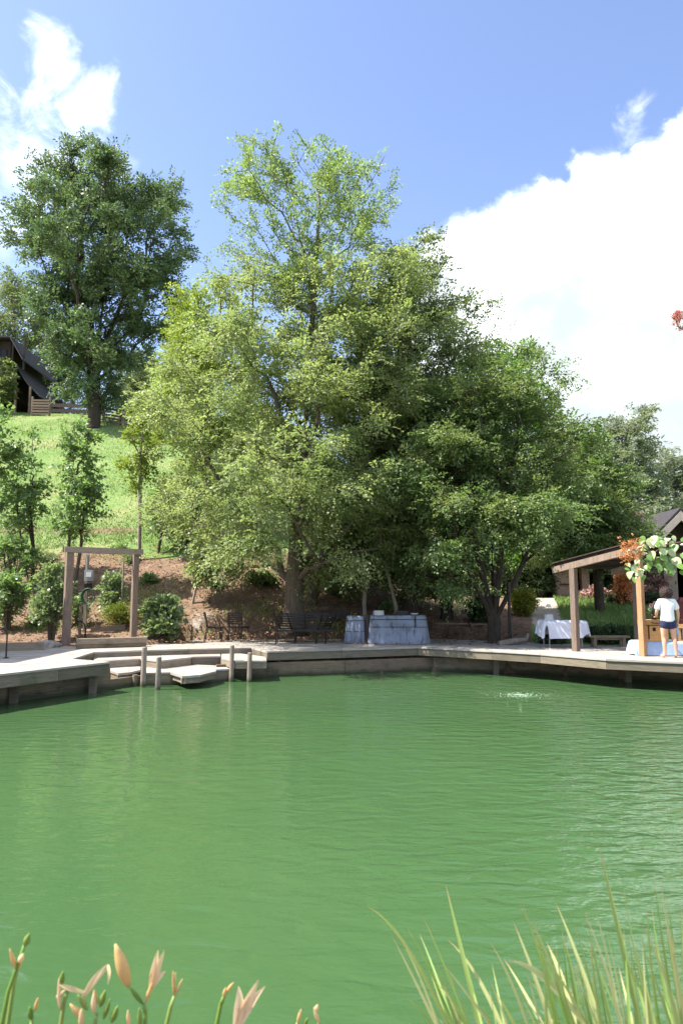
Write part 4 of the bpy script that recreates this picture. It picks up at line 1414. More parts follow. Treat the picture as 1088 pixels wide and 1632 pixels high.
# rocks and gravel by the arbor
def rock(name, label, c, size, seed, mat='rock', group=None):
    rs_ = np.random.RandomState(seed)
    bm = bmesh.new()
    bmesh.ops.create_icosphere(bm, subdivisions=3, radius=1)
    ph = rs_.uniform(0, 6.28, (6, 3))
    fr = rs_.uniform(1.2, 3.5, (6, 3))
    for v in bm.verts:
        n_ = sum(math.sin(fr[i, 0] * v.co.x + ph[i, 0]) * math.sin(fr[i, 1] * v.co.y + ph[i, 1]) * math.sin(fr[i, 2] * v.co.z + ph[i, 2]) for i in range(6)) * .16
        v.co *= 1 + n_
        v.co = Vector((v.co.x * size[0], v.co.y * size[1], v.co.z * size[2]))
    me = bpy.data.meshes.new(name)
    bm.to_mesh(me)
    bm.free()
    me.materials.append(MATS[mat])
    me.shade_smooth()
    o = bpy.data.objects.new(name, me)
    COL.objects.link(o)
    o.location = c
    return tag(o, label, 'rock', group)


for px, Y, w_, lab in [(68, 19.6, .32, 'pale boulder left of the arbor at the edge of the shade'), (40, 19.4, .22, 'boulder in the shade at the far left'),
                       (85, 20.0, .2, 'smaller stone between the boulder and the arbor post'), (14, 19.3, .25, 'grey stone beside the timber edging at the left edge')]:
    p = gpt(px, Y, 0)
    rock('boulder', lab, (p.x, p.y, p.z + w_ * .25), (w_, w_ * .8, w_ * .55), int(px), group='stones by the arbor')
rs = np.random.RandomState(3)
n = 1500
gx, gy = rs.uniform(0, 1, n), rs.uniform(0, 1, n)
A0, A1, A2 = G(60, 1036, DZ), G(122, 1033, DZ), gpt(100, 20.6)
GX = A0.x + (A1.x - A0.x) * gx + rs.normal(0, .08, n)
GY = 18.4 + gy * 1.7
GZ = np.maximum(height(GX, GY), .5)
s = rs.uniform(.018, .045, n)
octv = np.array([(1, 0, 0), (-1, 0, 0), (0, 1, 0), (0, -1, 0), (0, 0, .7), (0, 0, -.7)])
octf = np.array([(0, 2, 4), (2, 1, 4), (1, 3, 4), (3, 0, 4), (2, 0, 5), (1, 2, 5), (3, 1, 5), (0, 3, 5)])
V = (np.stack([GX, GY, GZ], 1)[:, None, :] + octv[None] * s[:, None, None] * rs.uniform(.7, 1.3, (n, 6, 1))).reshape(-1, 3)
Ff = (octf[None] + (np.arange(n) * 6)[:, None, None]).reshape(-1, 3)
tag(np_mesh('gravel', V, Ff, 'gravel'), 'reddish gravel spread left of the arbor post', 'gravel', kind='stuff')

# ------------------------------------------------------------------ chairs, bench, covered bar
def metal_chair(label, px, Y, rz):
    """faces local +Y"""
    p = A(px, 1000, Y)
    c = thing('metal_chair', label, 'chair', (p.x, Y, DZ), rz, 'black slatted chairs on the boardwalk')
    bm_ = 'black_metal'
    for sx in (-.22, .22):
        MB().tube([(sx, .22, 0), (sx, .22, .43)], .016, 8).build('leg', bm_, c, world=False)
        MB().tube([(sx, -.30, 0), (sx, -.22, .43)], .016, 8).build('leg', bm_, c, world=False)
        MB().tube([(sx, -.22, .43), (sx, -.25, .62), (sx, -.32, .9)], .021, 8).build('back_upright', bm_, c, world=False)
    f = MB()
    for sx in (-.22, .22):
        f.bar((sx, -.23, .43), (sx, .24, .43), .03, .03)
    for yy in (-.22, .23):
        f.bar((-.22, yy, .43), (.22, yy, .43), .03, .03)
    f.build('seat_frame', bm_, c, world=False)
    for k in range(6):
        yy = -.17 + k * .075
        MB().bar((-.205, yy, .452), (.205, yy, .452), .05, .012).build('seat_slat', bm_, c, world=False)
    for k in range(6):
        zz = .55 + k * .066
        yy = -.235 - (zz - .5) * .2
        MB().bar((-.225, yy, zz), (.225, yy, zz), .014, .05).build('back_slat', bm_, c, world=False)
    return c


metal_chair('black slatted metal chair on the left, seen side on with its back to the arbor', 342, 22.3, R(-75))
metal_chair('black slatted metal chair on the right of the pair, its back towards the pond', 381, 22.4, R(-18))

bx_, by_ = A(487, 1000, 21.6).x, 21.5
bn = thing('metal_bench', 'wide black slatted metal bench with a flared back below the central tree', 'bench', (bx_, by_, DZ))
for k in range(6):
    t0 = k / 5
    w_ = .74 + .26 * t0
    zz, yy = .52 + .36 * t0, -.30 - .28 * t0
    pts = [(bx_ - w_, by_ + yy + .38, DZ + zz), (bx_ - w_ * .72, by_ + yy + .06, DZ + zz), (bx_ + w_ * .72, by_ + yy + .06, DZ + zz), (bx_ + w_, by_ + yy + .38, DZ + zz)]
    m_ = MB()
    for q in range(3):
        m_.bar(pts[q], pts[q + 1], .02, .045)
    m_.build('back_slat', 'black_metal', bn)
for sx in (-.72, -.4, 0, .4, .72):
    w_ = sx
    MB().bar((bx_ + w_ * .98, by_ - .26, DZ + .42), (bx_ + w_ * 1.3, by_ - .53, DZ + .9), .025, .03).build('back_upright', 'black_metal', bn)
for k in range(5):
    yy = -.2 + k * .12
    MB().bar((bx_ - .86, by_ + yy, DZ + .43), (bx_ + .86, by_ + yy, DZ + .43), .09, .025).build('seat_slat', 'black_metal', bn)
MB().bar((bx_ - .86, by_ - .26, DZ + .38), (bx_ + .86, by_ - .26, DZ + .38), .03, .05).build('seat_rail', 'black_metal', bn)
for sx in (-.86, -.3, .32, .6):
    for yy in (-.25, .28):
        MB().tube([(bx_ + sx, by_ + yy, DZ), (bx_ + sx, by_ + yy, DZ + .42)], .02, 8).build('leg', 'black_metal', bn)


def cover(root, x0, x1, yf, dep, h, seed, name='cover', flare=.05, rows=9, mat='tarp', sag=.02, nseg=22):
    """soft cover draped over a counter: rounded box with wavy skirt"""
    rs_ = np.random.RandomState(seed)
    per = []
    w_ = x1 - x0
    rc = .07
    corners = [(x0 + rc, yf + rc, math.pi), (x1 - rc, yf + rc, 1.5 * math.pi), (x1 - rc, yf + dep - rc, 0), (x0 + rc, yf + dep - rc, .5 * math.pi)]
    for ci, (cx_, cy_, a0) in enumerate(corners):
        for k in range(5):
            a = a0 + k * math.pi / 8
            per.append((cx_ + rc * math.cos(a), cy_ + rc * math.sin(a), math.cos(a), math.sin(a)))
        nx_ = corners[(ci + 1) % 4]
        a = a0 + math.pi / 2
        for k in range(1, nseg):
            per.append((lerp(cx_, nx_[0], k / nseg) + rc * math.cos(a), lerp(cy_, nx_[1], k / nseg) + rc * math.sin(a), math.cos(a), math.sin(a)))
    m_ = MB()
    n = len(per)
    ph = rs_.uniform(0, 6.28, 6)
    prof = [(0, 1.0)] + [(k / rows, None) for k in range(1, rows + 1)]
    zs = [0.0 + h * k / rows for k in range(rows)] + [h - .03, h - .008, h]
    for iz, zz in enumerate(zs):
        f_ = 1 - zz / h
        ins = 0 if iz < rows else (0.0, .02, .05)[iz - rows]
        for j, (x_, y_, nx_, ny_) in enumerate(per):
            s_ = j / n * 2 * math.pi
            wv = (math.sin(s_ * 9 + ph[0]) + math.sin(s_ * 17 + ph[1]) * .7 + math.sin(s_ * 31 + ph[2] + zz * 6) * .4) * .03 * f_ + flare * f_
            wv -= ins
            m_.v.append((x_ + nx_ * wv, y_ + ny_ * wv, DZ + .01 + zz + (math.sin(s_ * 5 + ph[3]) * .008 if iz >= rows else 0)))
    for i in range(len(zs) - 1):
        for j in range(n):
            j2 = (j + 1) % n
            m_.f.append((i * n + j, i * n + j2, (i + 1) * n + j2, (i + 1) * n + j))
    m_.f.append(tuple((len(zs) - 1) * n + j for j in range(n)))
    return m_.build(name, mat, root, smooth=True)


xl0, xl1 = A(553, 1000, 21.3).x, A(581, 1000, 21.3).x
xr0, xr1 = A(590, 1000, 21.1).x, A(679, 1000, 21.1).x
c1 = thing('covered_grill', 'narrow grey tarpaulin-covered cabinet on the left of the covered bar', 'covered cabinet', ((xl0 + xl1) / 2, 21.5, DZ))
cover(c1, xl0, xl1, 21.25, .6, .80, 1)
for zz in (.28, .60):
    MB().box(((xl0 + xl1) / 2, 21.25 - .035 * (1 - zz), DZ + zz + .08), (xl1 - xl0 + .03, .02, .014)).build('strap', 'black_metal', c1)
c2 = thing('covered_bar', 'long grey blue tarpaulin-covered bar counter on the boardwalk', 'covered bar', ((xr0 + xr1) / 2, 21.3, DZ))
cover(c2, xr0, xr1, 21.05, .75, .82, 2, flare=.07)
for zz in (.50, .72):
    MB().box(((xr0 + xr1) / 2, 21.05 - .07 * (1 - zz / .82) - .01, DZ + zz), (xr1 - xr0 + .02, .02, .016)).build('strap', 'black_metal', c2)
MB().box((lerp(xr0, xr1, .8), 21.02, DZ + .66), (.03, .025, .34)).build('strap', 'black_metal', c2)
MB().box((xl1 + .07, 21.3, DZ + .43), (.07, .3, .84)).build('end_post', 'dark_wood', c2)
# things on the bar
p = A(603, 975, 21.4)
t_ = tag(MB().box((p.x, 21.45, DZ + .9), (.3, .22, .14), .2, .92, .02).build('storage_tub', 'pale_stucco'), 'small pale tub on the left end of the covered bar', 'tub')
p = A(660, 978, 21.4)
o = MB().lathe((p.x, 21.4, DZ + .835), [(.05, 0), (.11, .03), (.12, .06), (.10, .05), (.04, .02)], 16).build('serving_bowl', 'glass_grey', smooth=True)
tag(o, 'small pale bowl on the right end of the covered bar', 'bowl')
p = A(641, 976, 21.5)
o = MB().box((p.x, 21.6, DZ + .90), (.42, .2, .12), -.1, .85, .02).build('dark_case', 'black_metal')
tag(o, 'low dark case lying on the middle of the covered bar', 'case')
# dark planter trough behind the bench
p = A(525, 1005, 23.4)
o = MB().box((p.x, 23.4, hz(p.x, 23.4) + .12), (1.3, .3, .3), .05, 1.03, .02).build('planter_trough', 'dark_wood')
tag(o, 'long dark trough lying on the ground right of the central trunk', 'trough')

# upright stump and the low benches in the shade
p = gpt(712, 25.0, 0)
zt_ = A(712, 951, 25).z
t_ = thing('upright_stump', 'dark upright hollow stump standing on the bank right of the covered bar', 'stump', p)
MB().lathe((p.x, p.y, p.z), [(.24, -.1), (.22, .3), (.23, .8), (.21, zt_ - p.z)], 12).build('stump', 'bark_dark', t_)
MB().lathe((p.x, p.y, zt_), [(.26, 0), (.27, .04), (.2, .06)], 12).build('cap', 'dark_wood', t_)
for k in range(4):
    MB().bar((p.x - .15 + .1 * k, p.y - .235 + .03 * abs(k - 1.5), p.z), (p.x - .15 + .1 * k, p.y - .235 + .03 * abs(k - 1.5), zt_ - .05), .05, .03).build('stave', 'dark_wood', t_)


def low_bench(label, px0, px1, py_top, Y, depth=.3, mat='step_wood', zb=None, rz=0):
    a, b2_ = A(px0, py_top, Y), A(px1, py_top, Y)
    zt2 = (a.z + b2_.z) / 2
    cx_, w_ = (a.x + b2_.x) / 2, b2_.x - a.x
    z0 = zb if zb is not None else hz(cx_, Y)
    t_ = thing('low_bench', label, 'bench', (cx_, Y, z0))
    for k in range(2):
        MB().box((cx_, Y - depth / 4 + k * depth / 2, zt2), (w_, depth / 2 - .012, .05)).build('seat_plank', mat, t_)
    for sx in (-.36, .36):
        for sy in (-.3, .3):
            MB().box((cx_ + sx * w_, Y + sy * depth, (z0 + zt2 - .03) / 2), (.08, .07, zt2 - z0 - .02)).build('leg', mat, t_)
    MB().box((cx_, Y, zt2 - .06), (w_ * .8, .04, .06)).build('rail', mat, t_)
    return t_


low_bench('low dark wooden bench in the shade below the upright stump', 688, 744, 994, 24.2, mat='wall_wood')
low_bench('low plank bench behind the pavilion post beside the border shrubs', 936, 1000, 1014.5, 19.9, .32, zb=DZ)
low_bench('short low bench at the foot of the bank left of the spreading tree', 748, 774, 995, 24.0, mat='wall_wood')

# dark pole by the spreading tree
p = gpt(812.5, 21.0, 0.1)
t_ = thing('metal_pole', 'slim dark pole standing right of the spreading tree trunk', 'pole', p)
zt_ = A(812, 930, 21).z
MB().tube([(p.x, p.y, p.z), (p.x, p.y, zt_)], .045, 10).build('shaft', 'black_metal', t_)
MB().lathe((p.x, p.y, zt_), [(.06, 0), (.06, .03), (.02, .07)], 10).build('finial', 'black_metal', t_)
MB().lathe((p.x, p.y, p.z + .08), [(.13, 0), (.12, .05), (.05, .08)], 12).build('base', 'black_metal', t_)
# log at the foot of the tree
a_, b_ = gpt(795, 20.6, -.08), gpt(838, 20.9, -.16)
t_ = tag(MB().tube([a_, a_.lerp(b_, .6) + Vector((0, 0, .02)), b_, b_ + Vector((.06, 0, .18))], [.1, .09, .07, .04], 9).build('fallen_log', 'bark_pale', smooth=True), 'grey fallen branch lying right of the spreading tree trunk', 'log')

# ------------------------------------------------------------------ table with white cloth
tx, ty = A(895, 1000, 19.9).x, 19.9
tb = thing('banquet_table', 'folding table hidden under a white cloth beside the pavilion post', 'table', (tx, ty, DZ))
MB().box((tx, ty, DZ + .70), (1.12, .7, .03), bev=.03).build('tabletop', 'pale_stucco', tb)
for sx in (-.44, .44):
    for sy in (-.28, .28):
        MB().tube([(tx + sx, ty + sy, DZ), (tx + sx, ty + sy, DZ + .69)], .016, 8).build('leg', 'grey_metal', tb)


def cloth(name, label, cx_, cy_, w_, d_, ztop, drop, seed, mat, gap=None, cat='tablecloth'):
    """cloth over a table: top sheet and hanging, folded skirt of uneven length"""
    rs_ = np.random.RandomState(seed)
    n = 160
    per = []
    rc = .12
    for i in range(n):
        a = 2 * math.pi * i / n
        c_, s_ = math.cos(a), math.sin(a)
        e_ = 0.22
        per.append((abs(c_) ** e_ * math.copysign(1, c_) * w_ / 2, abs(s_) ** e_ * math.copysign(1, s_) * d_ / 2))
    m_ = MB()
    ph = rs_.uniform(0, 6.28, 4)
    L = [.0] + list(np.linspace(.1, 1, 8))
    m_.v.append((cx_, cy_, ztop))
    for i, (x_, y_) in enumerate(per):
        m_.v.append((cx_ + x_ * .97, cy_ + y_ * .97, ztop))
    rings = 1
    for l in L[1:]:
        for i, (x_, y_) in enumerate(per):
            a = 2 * math.pi * i / n
            dr = drop * (1 + .14 * math.sin(a * 2 + ph[0]) + .08 * math.sin(a * 5 + ph[1]))
            if gap is not None:
                da = abs((a - gap[0] + math.pi) % (2 * math.pi) - math.pi)
                dr *= 1 - gap[2] * max(0, 1 - (da / gap[1]) ** 4)
            fold = (math.sin(a * 16 + ph[2]) + .6 * math.sin(a * 27 + ph[3])) * .022 * l
            r_ = math.hypot(x_, y_)
            k_ = 1 + (.02 + fold + .05 * l) / r_
            m_.v.append((cx_ + x_ * k_, cy_ + y_ * k_, ztop - .01 - dr * l))
        rings += 1
    for i in range(n):
        m_.f.append((0, 1 + i, 1 + (i + 1) % n))
    for r_ in range(rings - 1):
        for i in range(n):
            j = (i + 1) % n
            m_.f.append((1 + r_ * n + i, 1 + (r_ + 1) * n + i, 1 + (r_ + 1) * n + j, 1 + r_ * n + j))
    o = m_.build(name, mat, smooth=True)
    return tag(o, label, cat)


cloth('tablecloth', 'white cloth draped unevenly over the table left of the pavilion post', tx, ty, 1.18, .76, DZ + .735, .42, 4, 'white_cloth', gap=(R(245), .22, .75))
p = A(874, 985, 19.9)
t_ = thing('glass_lantern', 'small pale box lantern with a thin stem on the white table', 'lantern', (p.x, 19.9, DZ + .74))
MB().box((p.x, 19.9, DZ + .82), (.2, .16, .15), .2, .95, .01).build('box', 'glass_grey', t_)
MB().tube([(p.x, 19.9, DZ + .895), (p.x, 19.9, DZ + 1.1)], .008, 6).build('stem', 'grey_metal', t_)
MB().lathe((p.x, 19.9, DZ + 1.1), [(.06, 0), (.07, .04), (.03, .08)], 10).build('cup', 'glass_grey', t_)

# ------------------------------------------------------------------ pavilion
A0_, A1_ = G(917.5, 1038, DZ), G(1024.5, 1046, DZ)
pv = thing('pavilion', 'open wooden pavilion with a sloping plank roof at the right of the boardwalk', 'pavilion', (A0_.x, A0_.y, DZ))
al = Vector((A1_.x - A0_.x, A1_.y - A0_.y, 0))
aw = al.normalized()
nb = Vector((-aw.y, aw.x, 0))                    # away from the pond
if nb.y < 0:
    nb = -nb
paz = math.atan2(aw.y, aw.x)
z0r, z1r = A(917, 906, A0_.y).z, A(1024, 880, A1_.y).z
slope = (z1r - z0r) / al.length
post4(pv, (A0_.x, A0_.y), .155, DZ, z0r, 'post_wood', paz)
o = post4(pv, (A1_.x, A1_.y), .135, DZ, z1r, 'cedar_wood', paz)
o['label'] = 'warm reddish cedar post'
B0_ = A0_ + nb * 2.6 + aw * 0.1
B1_ = A1_ + nb * 2.6
post4(pv, (B0_.x, B0_.y), .15, .4, z0r, 'beam_wood', paz)
post4(pv, (B1_.x, B1_.y), .15, .4, z1r, 'beam_wood', paz)
S = A0_ - aw * .62
E = A1_ + aw * .22


def rz_(p):
    return z0r + ((p - A0_).dot(aw)) * slope


for off in (0, 2.6):
    a_, b_ = S + nb * off, E + nb * off
    MB().bar(Vector((a_.x, a_.y, rz_(a_) + .08)), Vector((b_.x, b_.y, rz_(b_) + .08)), .12, .16).build('rafter', 'post_wood' if off == 0 else 'beam_wood', pv)
nj = 5
for k in range(nj):
    q = S + (E - S) * (k / (nj - 1))
    zq = rz_(q) + .20
    a_, b_ = q + nb * .07, q + nb * 2.9
    MB().bar(Vector((a_.x, a_.y, zq)), Vector((b_.x, b_.y, zq)), .05, .08).build('purlin', 'dark_wood', pv)
nbr = 16
for k in range(nbr):
    off0 = -.10 + 3.0 * k / nbr
    off1 = off0 + 3.0 / nbr - .008
    a_, b_ = S - aw * .03, E
    rr = [a_ + nb * off0, b_ + nb * off0, b_ + nb * off1, a_ + nb * off1]
    MB().quad_prism([Vector((p_.x, p_.y, rz_(p_) + .243)) for p_ in rr], [Vector((p_.x, p_.y, rz_(p_) + .268)) for p_ in rr]).build('roof_board', 'dark_wood', pv)

# ------------------------------------------------------------------ gabled cabin behind
YC = 29.0
pk_ = A(1073, 817, YC)
gx_ = pk_.x
ground_c = hz(gx_, YC)
cb = thing('gabled_cabin', 'small dark wooden cabin with a steep gable behind the pavilion at the right edge', 'cabin', (gx_, YC, ground_c))
hw = 1.75
ez = pk_.z - hw * .98
for sgn in (-1, 1):
    # roof slab with fascia
    top0, top1 = Vector((gx_, 0, pk_.z)), Vector((gx_ + sgn * hw, 0, ez))
    d_ = (top1 - top0).normalized()
    nn = Vector((-d_.z * sgn, 0, d_.x * sgn))
    if nn.z < 0:
        nn = -nn
    ring0 = [top0 + nn * .0, top1, top1 + nn * .1, top0 + Vector((0, 0, .14))]
    MB().quad_prism([Vector((p_.x, YC - .6, p_.z)) for p_ in ring0], [Vector((p_.x, YC + 3.2, p_.z)) for p_ in ring0]).build('roof', 'dark_roof', cb)
    ringf = [top0 - Vector((0, 0, .38)), top1 - nn * .28, top1 - nn * .004, top0 - Vector((0, 0, .006))]
    MB().quad_prism([Vector((p_.x, YC - .62, p_.z)) for p_ in ringf], [Vector((p_.x, YC - .52, p_.z)) for p_ in ringf]).build('barge_board', 'roof_edge_wood', cb)
hwall = 1.4
wz = pk_.z - hwall * .98 - .02
nbd = 14
for k in range(nbd):
    x0_, x1_ = gx_ - hwall + 2 * hwall * k / nbd, gx_ - hwall + 2 * hwall * (k + 1) / nbd - .008
    if 5 <= k <= 8:
        z00 = ground_c + 2.05
    else:
        z00 = ground_c - .2
    f0 = lambda x_: pk_.z - abs(x_ - gx_) * .98 - .03
    ring = [(x0_, z00), (x1_, z00), (x1_, f0(x1_)), (x0_, f0(x0_))]
    MB().quad_prism([(a, YC + .3, c_) for a, c_ in ring], [(a, YC + .35, c_) for a, c_ in ring]).build('wall_board', 'dark_wood', cb)
for sgn in (-1, 1):
    MB().box((gx_ + sgn * hwall, YC + 1.7, (ground_c + wz) / 2 - .1), (.06, 2.7, wz - ground_c + .1)).build('side_wall', 'dark_wood', cb)
MB().box((gx_, YC + 3.05, (ground_c + wz) / 2 - .1), (2 * hwall, .06, wz - ground_c + .1)).build('back_wall', 'dark_wood', cb)
dr = MB().box((gx_ - .2, YC + .33, ground_c + 1.0), (.68, .05, 2.08)).build('door', 'beam_wood', cb)
MB().box((gx_ + .06, YC + .295, ground_c + 1.0), (.03, .03, .12)).build('handle', 'black_metal', dr)
MB().box((gx_, YC - .2, ground_c + .08), (2.8, .9, .12)).build('porch_step', 'terracotta', cb)

# ------------------------------------------------------------------ brick ruin
YB = 33.0
bx0, bx1, bx2, bx3 = (A(px, 930, YB).x for px in (884, 911, 927, 939))
gb = hz(bx0, YB)
br_ = thing('brick_outbuilding', 'old brick outbuilding with a dark opening beyond the lawn', 'outbuilding', ((bx0 + bx3) / 2, YB, gb))
ztb = A(890, 905, YB).z
MB().box(((bx0 + bx1) / 2, YB + .2, (gb + ztb) / 2 - .1), (bx1 - bx0, .4, ztb - gb + .2)).build('brick_pier', 'brickwork', br_)
MB().box(((bx2 + bx3) / 2, YB + .2, (gb + ztb) / 2 - .1), (bx3 - bx2, .4, ztb - gb + .2)).build('brick_pier', 'brickwork', br_)
MB().box(((bx0 + bx3) / 2 + .7, YB + .17, gb + .12), (bx3 - bx0 + 1.3, .5, .45)).build('brick_plinth', 'brickwork', br_)
MB().box(((bx0 + bx3) / 2 + .6, YB + 2.2, (gb + ztb) / 2), (bx3 - bx0 + 1.2, .12, ztb - gb)).build('back_wall', 'dark_wood', br_)
MB().box(((bx0 + bx3) / 2 + .6, YB + 1.1, ztb + .08), (bx3 - bx0 + 1.8, 2.8, .16)).build('roof', 'dark_roof', br_)
MB().box((A(908, 932, YB).x, YB - .03, A(908, 931, YB).z), (1.0, .05, .05)).build('iron_bar', 'black_metal', br_)

# ------------------------------------------------------------------ serving things behind the person
CYd = 17.0
x0_, x1_ = A(1016, 1000, CYd).x, A(1120, 1000, CYd).x
lt = thing('serving_table', 'low serving table under a pale blue cloth at the right edge', 'table', ((x0_ + x1_) / 2, CYd + .1, DZ))
MB().box(((x0_ + x1_) / 2, CYd + .25, DZ + .31), (x1_ - x0_, .6, .03)).build('tabletop', 'pale_stucco', lt)
for sx in (.06, .94):
    for sy in (.0, .5):
        MB().box((lerp(x0_, x1_, sx), CYd + sy, DZ + .15), (.05, .05, .3)).build('leg', 'dark_wood', lt)
cloth('tablecloth', 'pale blue cloth hanging to the planks under the wooden chest', (x0_ + x1_) / 2, CYd + .25, x1_ - x0_ + .05, .66, DZ + .34, .29, 9, 'blue_cloth')


def chest(label, px0, px1, Y, zb, h):
    xa, xb = A(px0, 1000, Y).x, A(px1, 1000, Y).x
    cx_, w_ = (xa + xb) / 2, xb - xa
    t_ = thing('wooden_chest', label, 'chest', (cx_, Y, zb), group='wooden chests on the serving table')
    MB().box((cx_, Y + .18, zb + h * .36), (w_, .36, h * .72), bev=.01).build('body', 'chest_wood', t_)
    ld = MB().box((cx_, Y + .18, zb + h * .86), (w_ + .02, .38, h * .26), bev=.015).build('lid', 'chest_wood', t_)
    MB().box((cx_, Y - .012, zb + h * .73), (w_ * .98, .02, .012)).build('seam', 'black_metal', t_)
    MB().box((cx_ - w_ * .1, Y - .012, zb + h * .55), (.06, .025, .08)).build('latch', 'black_metal', t_)
    for sx in (-.33, .28):
        MB().box((cx_ + sx * w_, Y - .008, zb + h * .4), (.025, .02, h * .62)).build('iron_strap', 'black_metal', t_)
    pts = [(cx_ - .12, Y - .012, zb + h * .9), (cx_ - .08, Y - .03, zb + h * .84), (cx_ + .08, Y - .03, zb + h * .84), (cx_ + .12, Y - .012, zb + h * .9)]
    MB().tube(pts, .01, 6).build('handle', 'black_metal', ld)
    return t_


chest('tan wooden chest with iron straps left of the standing person', 1026, 1064, 16.95, DZ + .345, .50)
chest('tan wooden chest cut by the right edge beside the person', 1079, 1112, 16.95, DZ + .345, .40)
# potted flowers on the chest
p = A(1041, 982, 17.1)
t_ = thing('flower_pot', 'dark pot of pink and white flowers on top of the wooden chest', 'flower pot', (p.x, 17.12, DZ + .845))
MB().lathe((p.x, 17.12, DZ + .845), [(.06, 0), (.08, .02), (.1, .12), (.09, .13)], 14).build('pot', 'black_metal', t_, smooth=True)
rs = np.random.RandomState(2)
Pn = np.stack([p.x + rs.normal(0, .05, 60), 17.12 + rs.normal(0, .05, 60), DZ + 1.0 + rs.uniform(0, .16, 60)], 1)
V, Fq = leaf_cloud(Pn, rs.normal(0, 1, (60, 3)) + np.array([0, 0, .6]), rs, 5, .08, .05)
np_mesh('foliage', V, Fq, 'leaf_hedge', t_)
for k in range(5):
    c_ = (p.x + rs.normal(0, .06), 17.06 + rs.normal(0, .03), DZ + 1.08 + rs.uniform(0, .16))
    m_ = MB()
    for q in range(6):
        a = q * math.pi / 3
        m_.quad_prism([(c_[0] + .012 * math.cos(a), c_[1] - .005, c_[2] + .012 * math.sin(a)), (c_[0] + .05 * math.cos(a - .4), c_[1], c_[2] + .05 * math.sin(a - .4)), (c_[0] + .05 * math.cos(a + .4), c_[1], c_[2] + .05 * math.sin(a + .4))],
                      [(c_[0] + .012 * math.cos(a), c_[1] - .012, c_[2] + .012 * math.sin(a)), (c_[0] + .05 * math.cos(a - .4), c_[1] - .01, c_[2] + .05 * math.sin(a - .4)), (c_[0] + .05 * math.cos(a + .4), c_[1] - .01, c_[2] + .05 * math.sin(a + .4))])
    m_.build('flower', 'pink_petal' if k % 2 else 'foam', t_)
p = A(1086, 975, 17.1)
t_ = thing('red_lantern', 'dark red lantern standing on the chest at the right edge', 'lantern', (p.x, 17.12, DZ + .745))
MB().box((p.x, 17.12, DZ + .745 + .3), (.17, .17, .4), bev=.01).build('case', 'dark_red', t_)
MB().lathe((p.x, 17.12, DZ + 1.25), [(.12, 0), (.11, .03), (.03, .12)], 8).build('cap', 'dark_red', t_)
MB().box((p.x, 17.12, DZ + .79), (.2, .2, .08)).build('base', 'dark_red', t_)

# iris clump beside the pavilion post
def strap_plant(name, label, px, Y, n, h, seed, mat='leaf_hedge', zb=None):
    bb = gpt(px, Y, .02)
    if zb is not None:
        bb.z = zb
    rs_ = np.random.RandomState(seed)
    t_ = thing(name, label, 'plant', bb)
    for k in range(n):
        a, ln_ = rs_.uniform(0, 6.28), h * rs_.uniform(.6, 1.1)
        lean = rs_.uniform(.1, .5)
        w_ = .03
        m_ = MB()
        d_ = Vector((math.cos(a), math.sin(a), 0))
        s_ = Vector((-d_.y, d_.x, 0))
        for i in range(5):
            tt = i / 4
            c_ = bb + d_ * (lean * ln_ * tt * tt) + Vector((0, 0, ln_ * tt * (1 - .2 * lean * tt)))
            ww = w_ * (1 - tt) ** .6 * .5 + .002
            m_.v += [tuple(c_ - s_ * ww), tuple(c_ + d_ * .006), tuple(c_ + s_ * ww)]
        for i in range(4):
            for q in range(2):
                m_.f.append((i * 3 + q, i * 3 + q + 1, i * 3 + 3 + q + 1, i * 3 + 3 + q))
        m_.build('strap_leaf', mat, t_)


strap_plant('iris_clump', 'dark strap-leaved clump left of the cedar pavilion post', 1000, 20.6, 26, .85, 1)
strap_plant('iris_clump', 'low strap-leaved clump at the end of the low bench', 1010, 20.0, 18, .6, 2)


# ------------------------------------------------------------------ dark house on the hill
YH = 60.0
hx0, hx1 = A(-90, 600, YH).x, A(38, 600, YH).x
zg = hz(hx1, YH)
zr, zev = A(20, 547, YH).z, A(50, 584, YH).z
hs_ = thing('hill_house', 'dark wooden house with deep eaves and balcony at the left edge on the hill', 'house', (hx1, YH, zg))
xe, xr_ = A(50, 583, YH).x, A(28, 548, YH).x
xl_ = hx0 - 1.5
yf, yb = YH - 1.2, YH + 6.5
rp = [(xr_, yf - .3, zr), (xe, yf - .5, zev), (xe, yb, zev), (xr_, yb, zr)]
up2 = Vector((0, 0, .16))
MB().quad_prism([Vector(p_) for p_ in rp], [Vector(p_) + up2 for p_ in rp]).build('roof_slope', 'dark_roof', hs_)
rp = [(xl_, yf - .3, zr - .02), (xr_, yf - .3, zr - .02), (xr_, yb, zr - .02), (xl_, yb, zr - .02)]
MB().quad_prism([Vector(p_) for p_ in rp], [Vector(p_) + up2 for p_ in rp]).build('roof_top', 'dark_roof', hs_)
MB().box(((xl_ + hx1) / 2 - .3, YH + 2.6, (zg + zr) / 2 + .8), (hx1 - xl_ - 1.2, 6.6, zr - zg - 1.8)).build('upper_wall', 'dark_wood', hs_)
zb0, zb1 = A(30, 617, YH - 1).z, A(30, 590, YH - 1).z
nbd = 9
for k in range(nbd):
    z0_ = lerp(zb0, zb1, k / nbd)
    z1_ = lerp(zb0, zb1, (k + 1) / nbd) - .015
    MB().box(((xl_ + hx1) / 2, yf - .02, (z0_ + z1_) / 2), (hx1 - xl_, .06, z1_ - z0_)).build('balcony_board', 'house_wall', hs_)
MB().box(((xl_ + hx1) / 2, yf - .02, zb1 + .06), (hx1 - xl_ + .1, .14, .09)).build('balcony_rail', 'dark_wood', hs_)
MB().box(((xl_ + hx1) / 2, yf + .6, zb0 - .12), (hx1 - xl_, 1.3, .2)).build('balcony_floor', 'dark_wood', hs_)
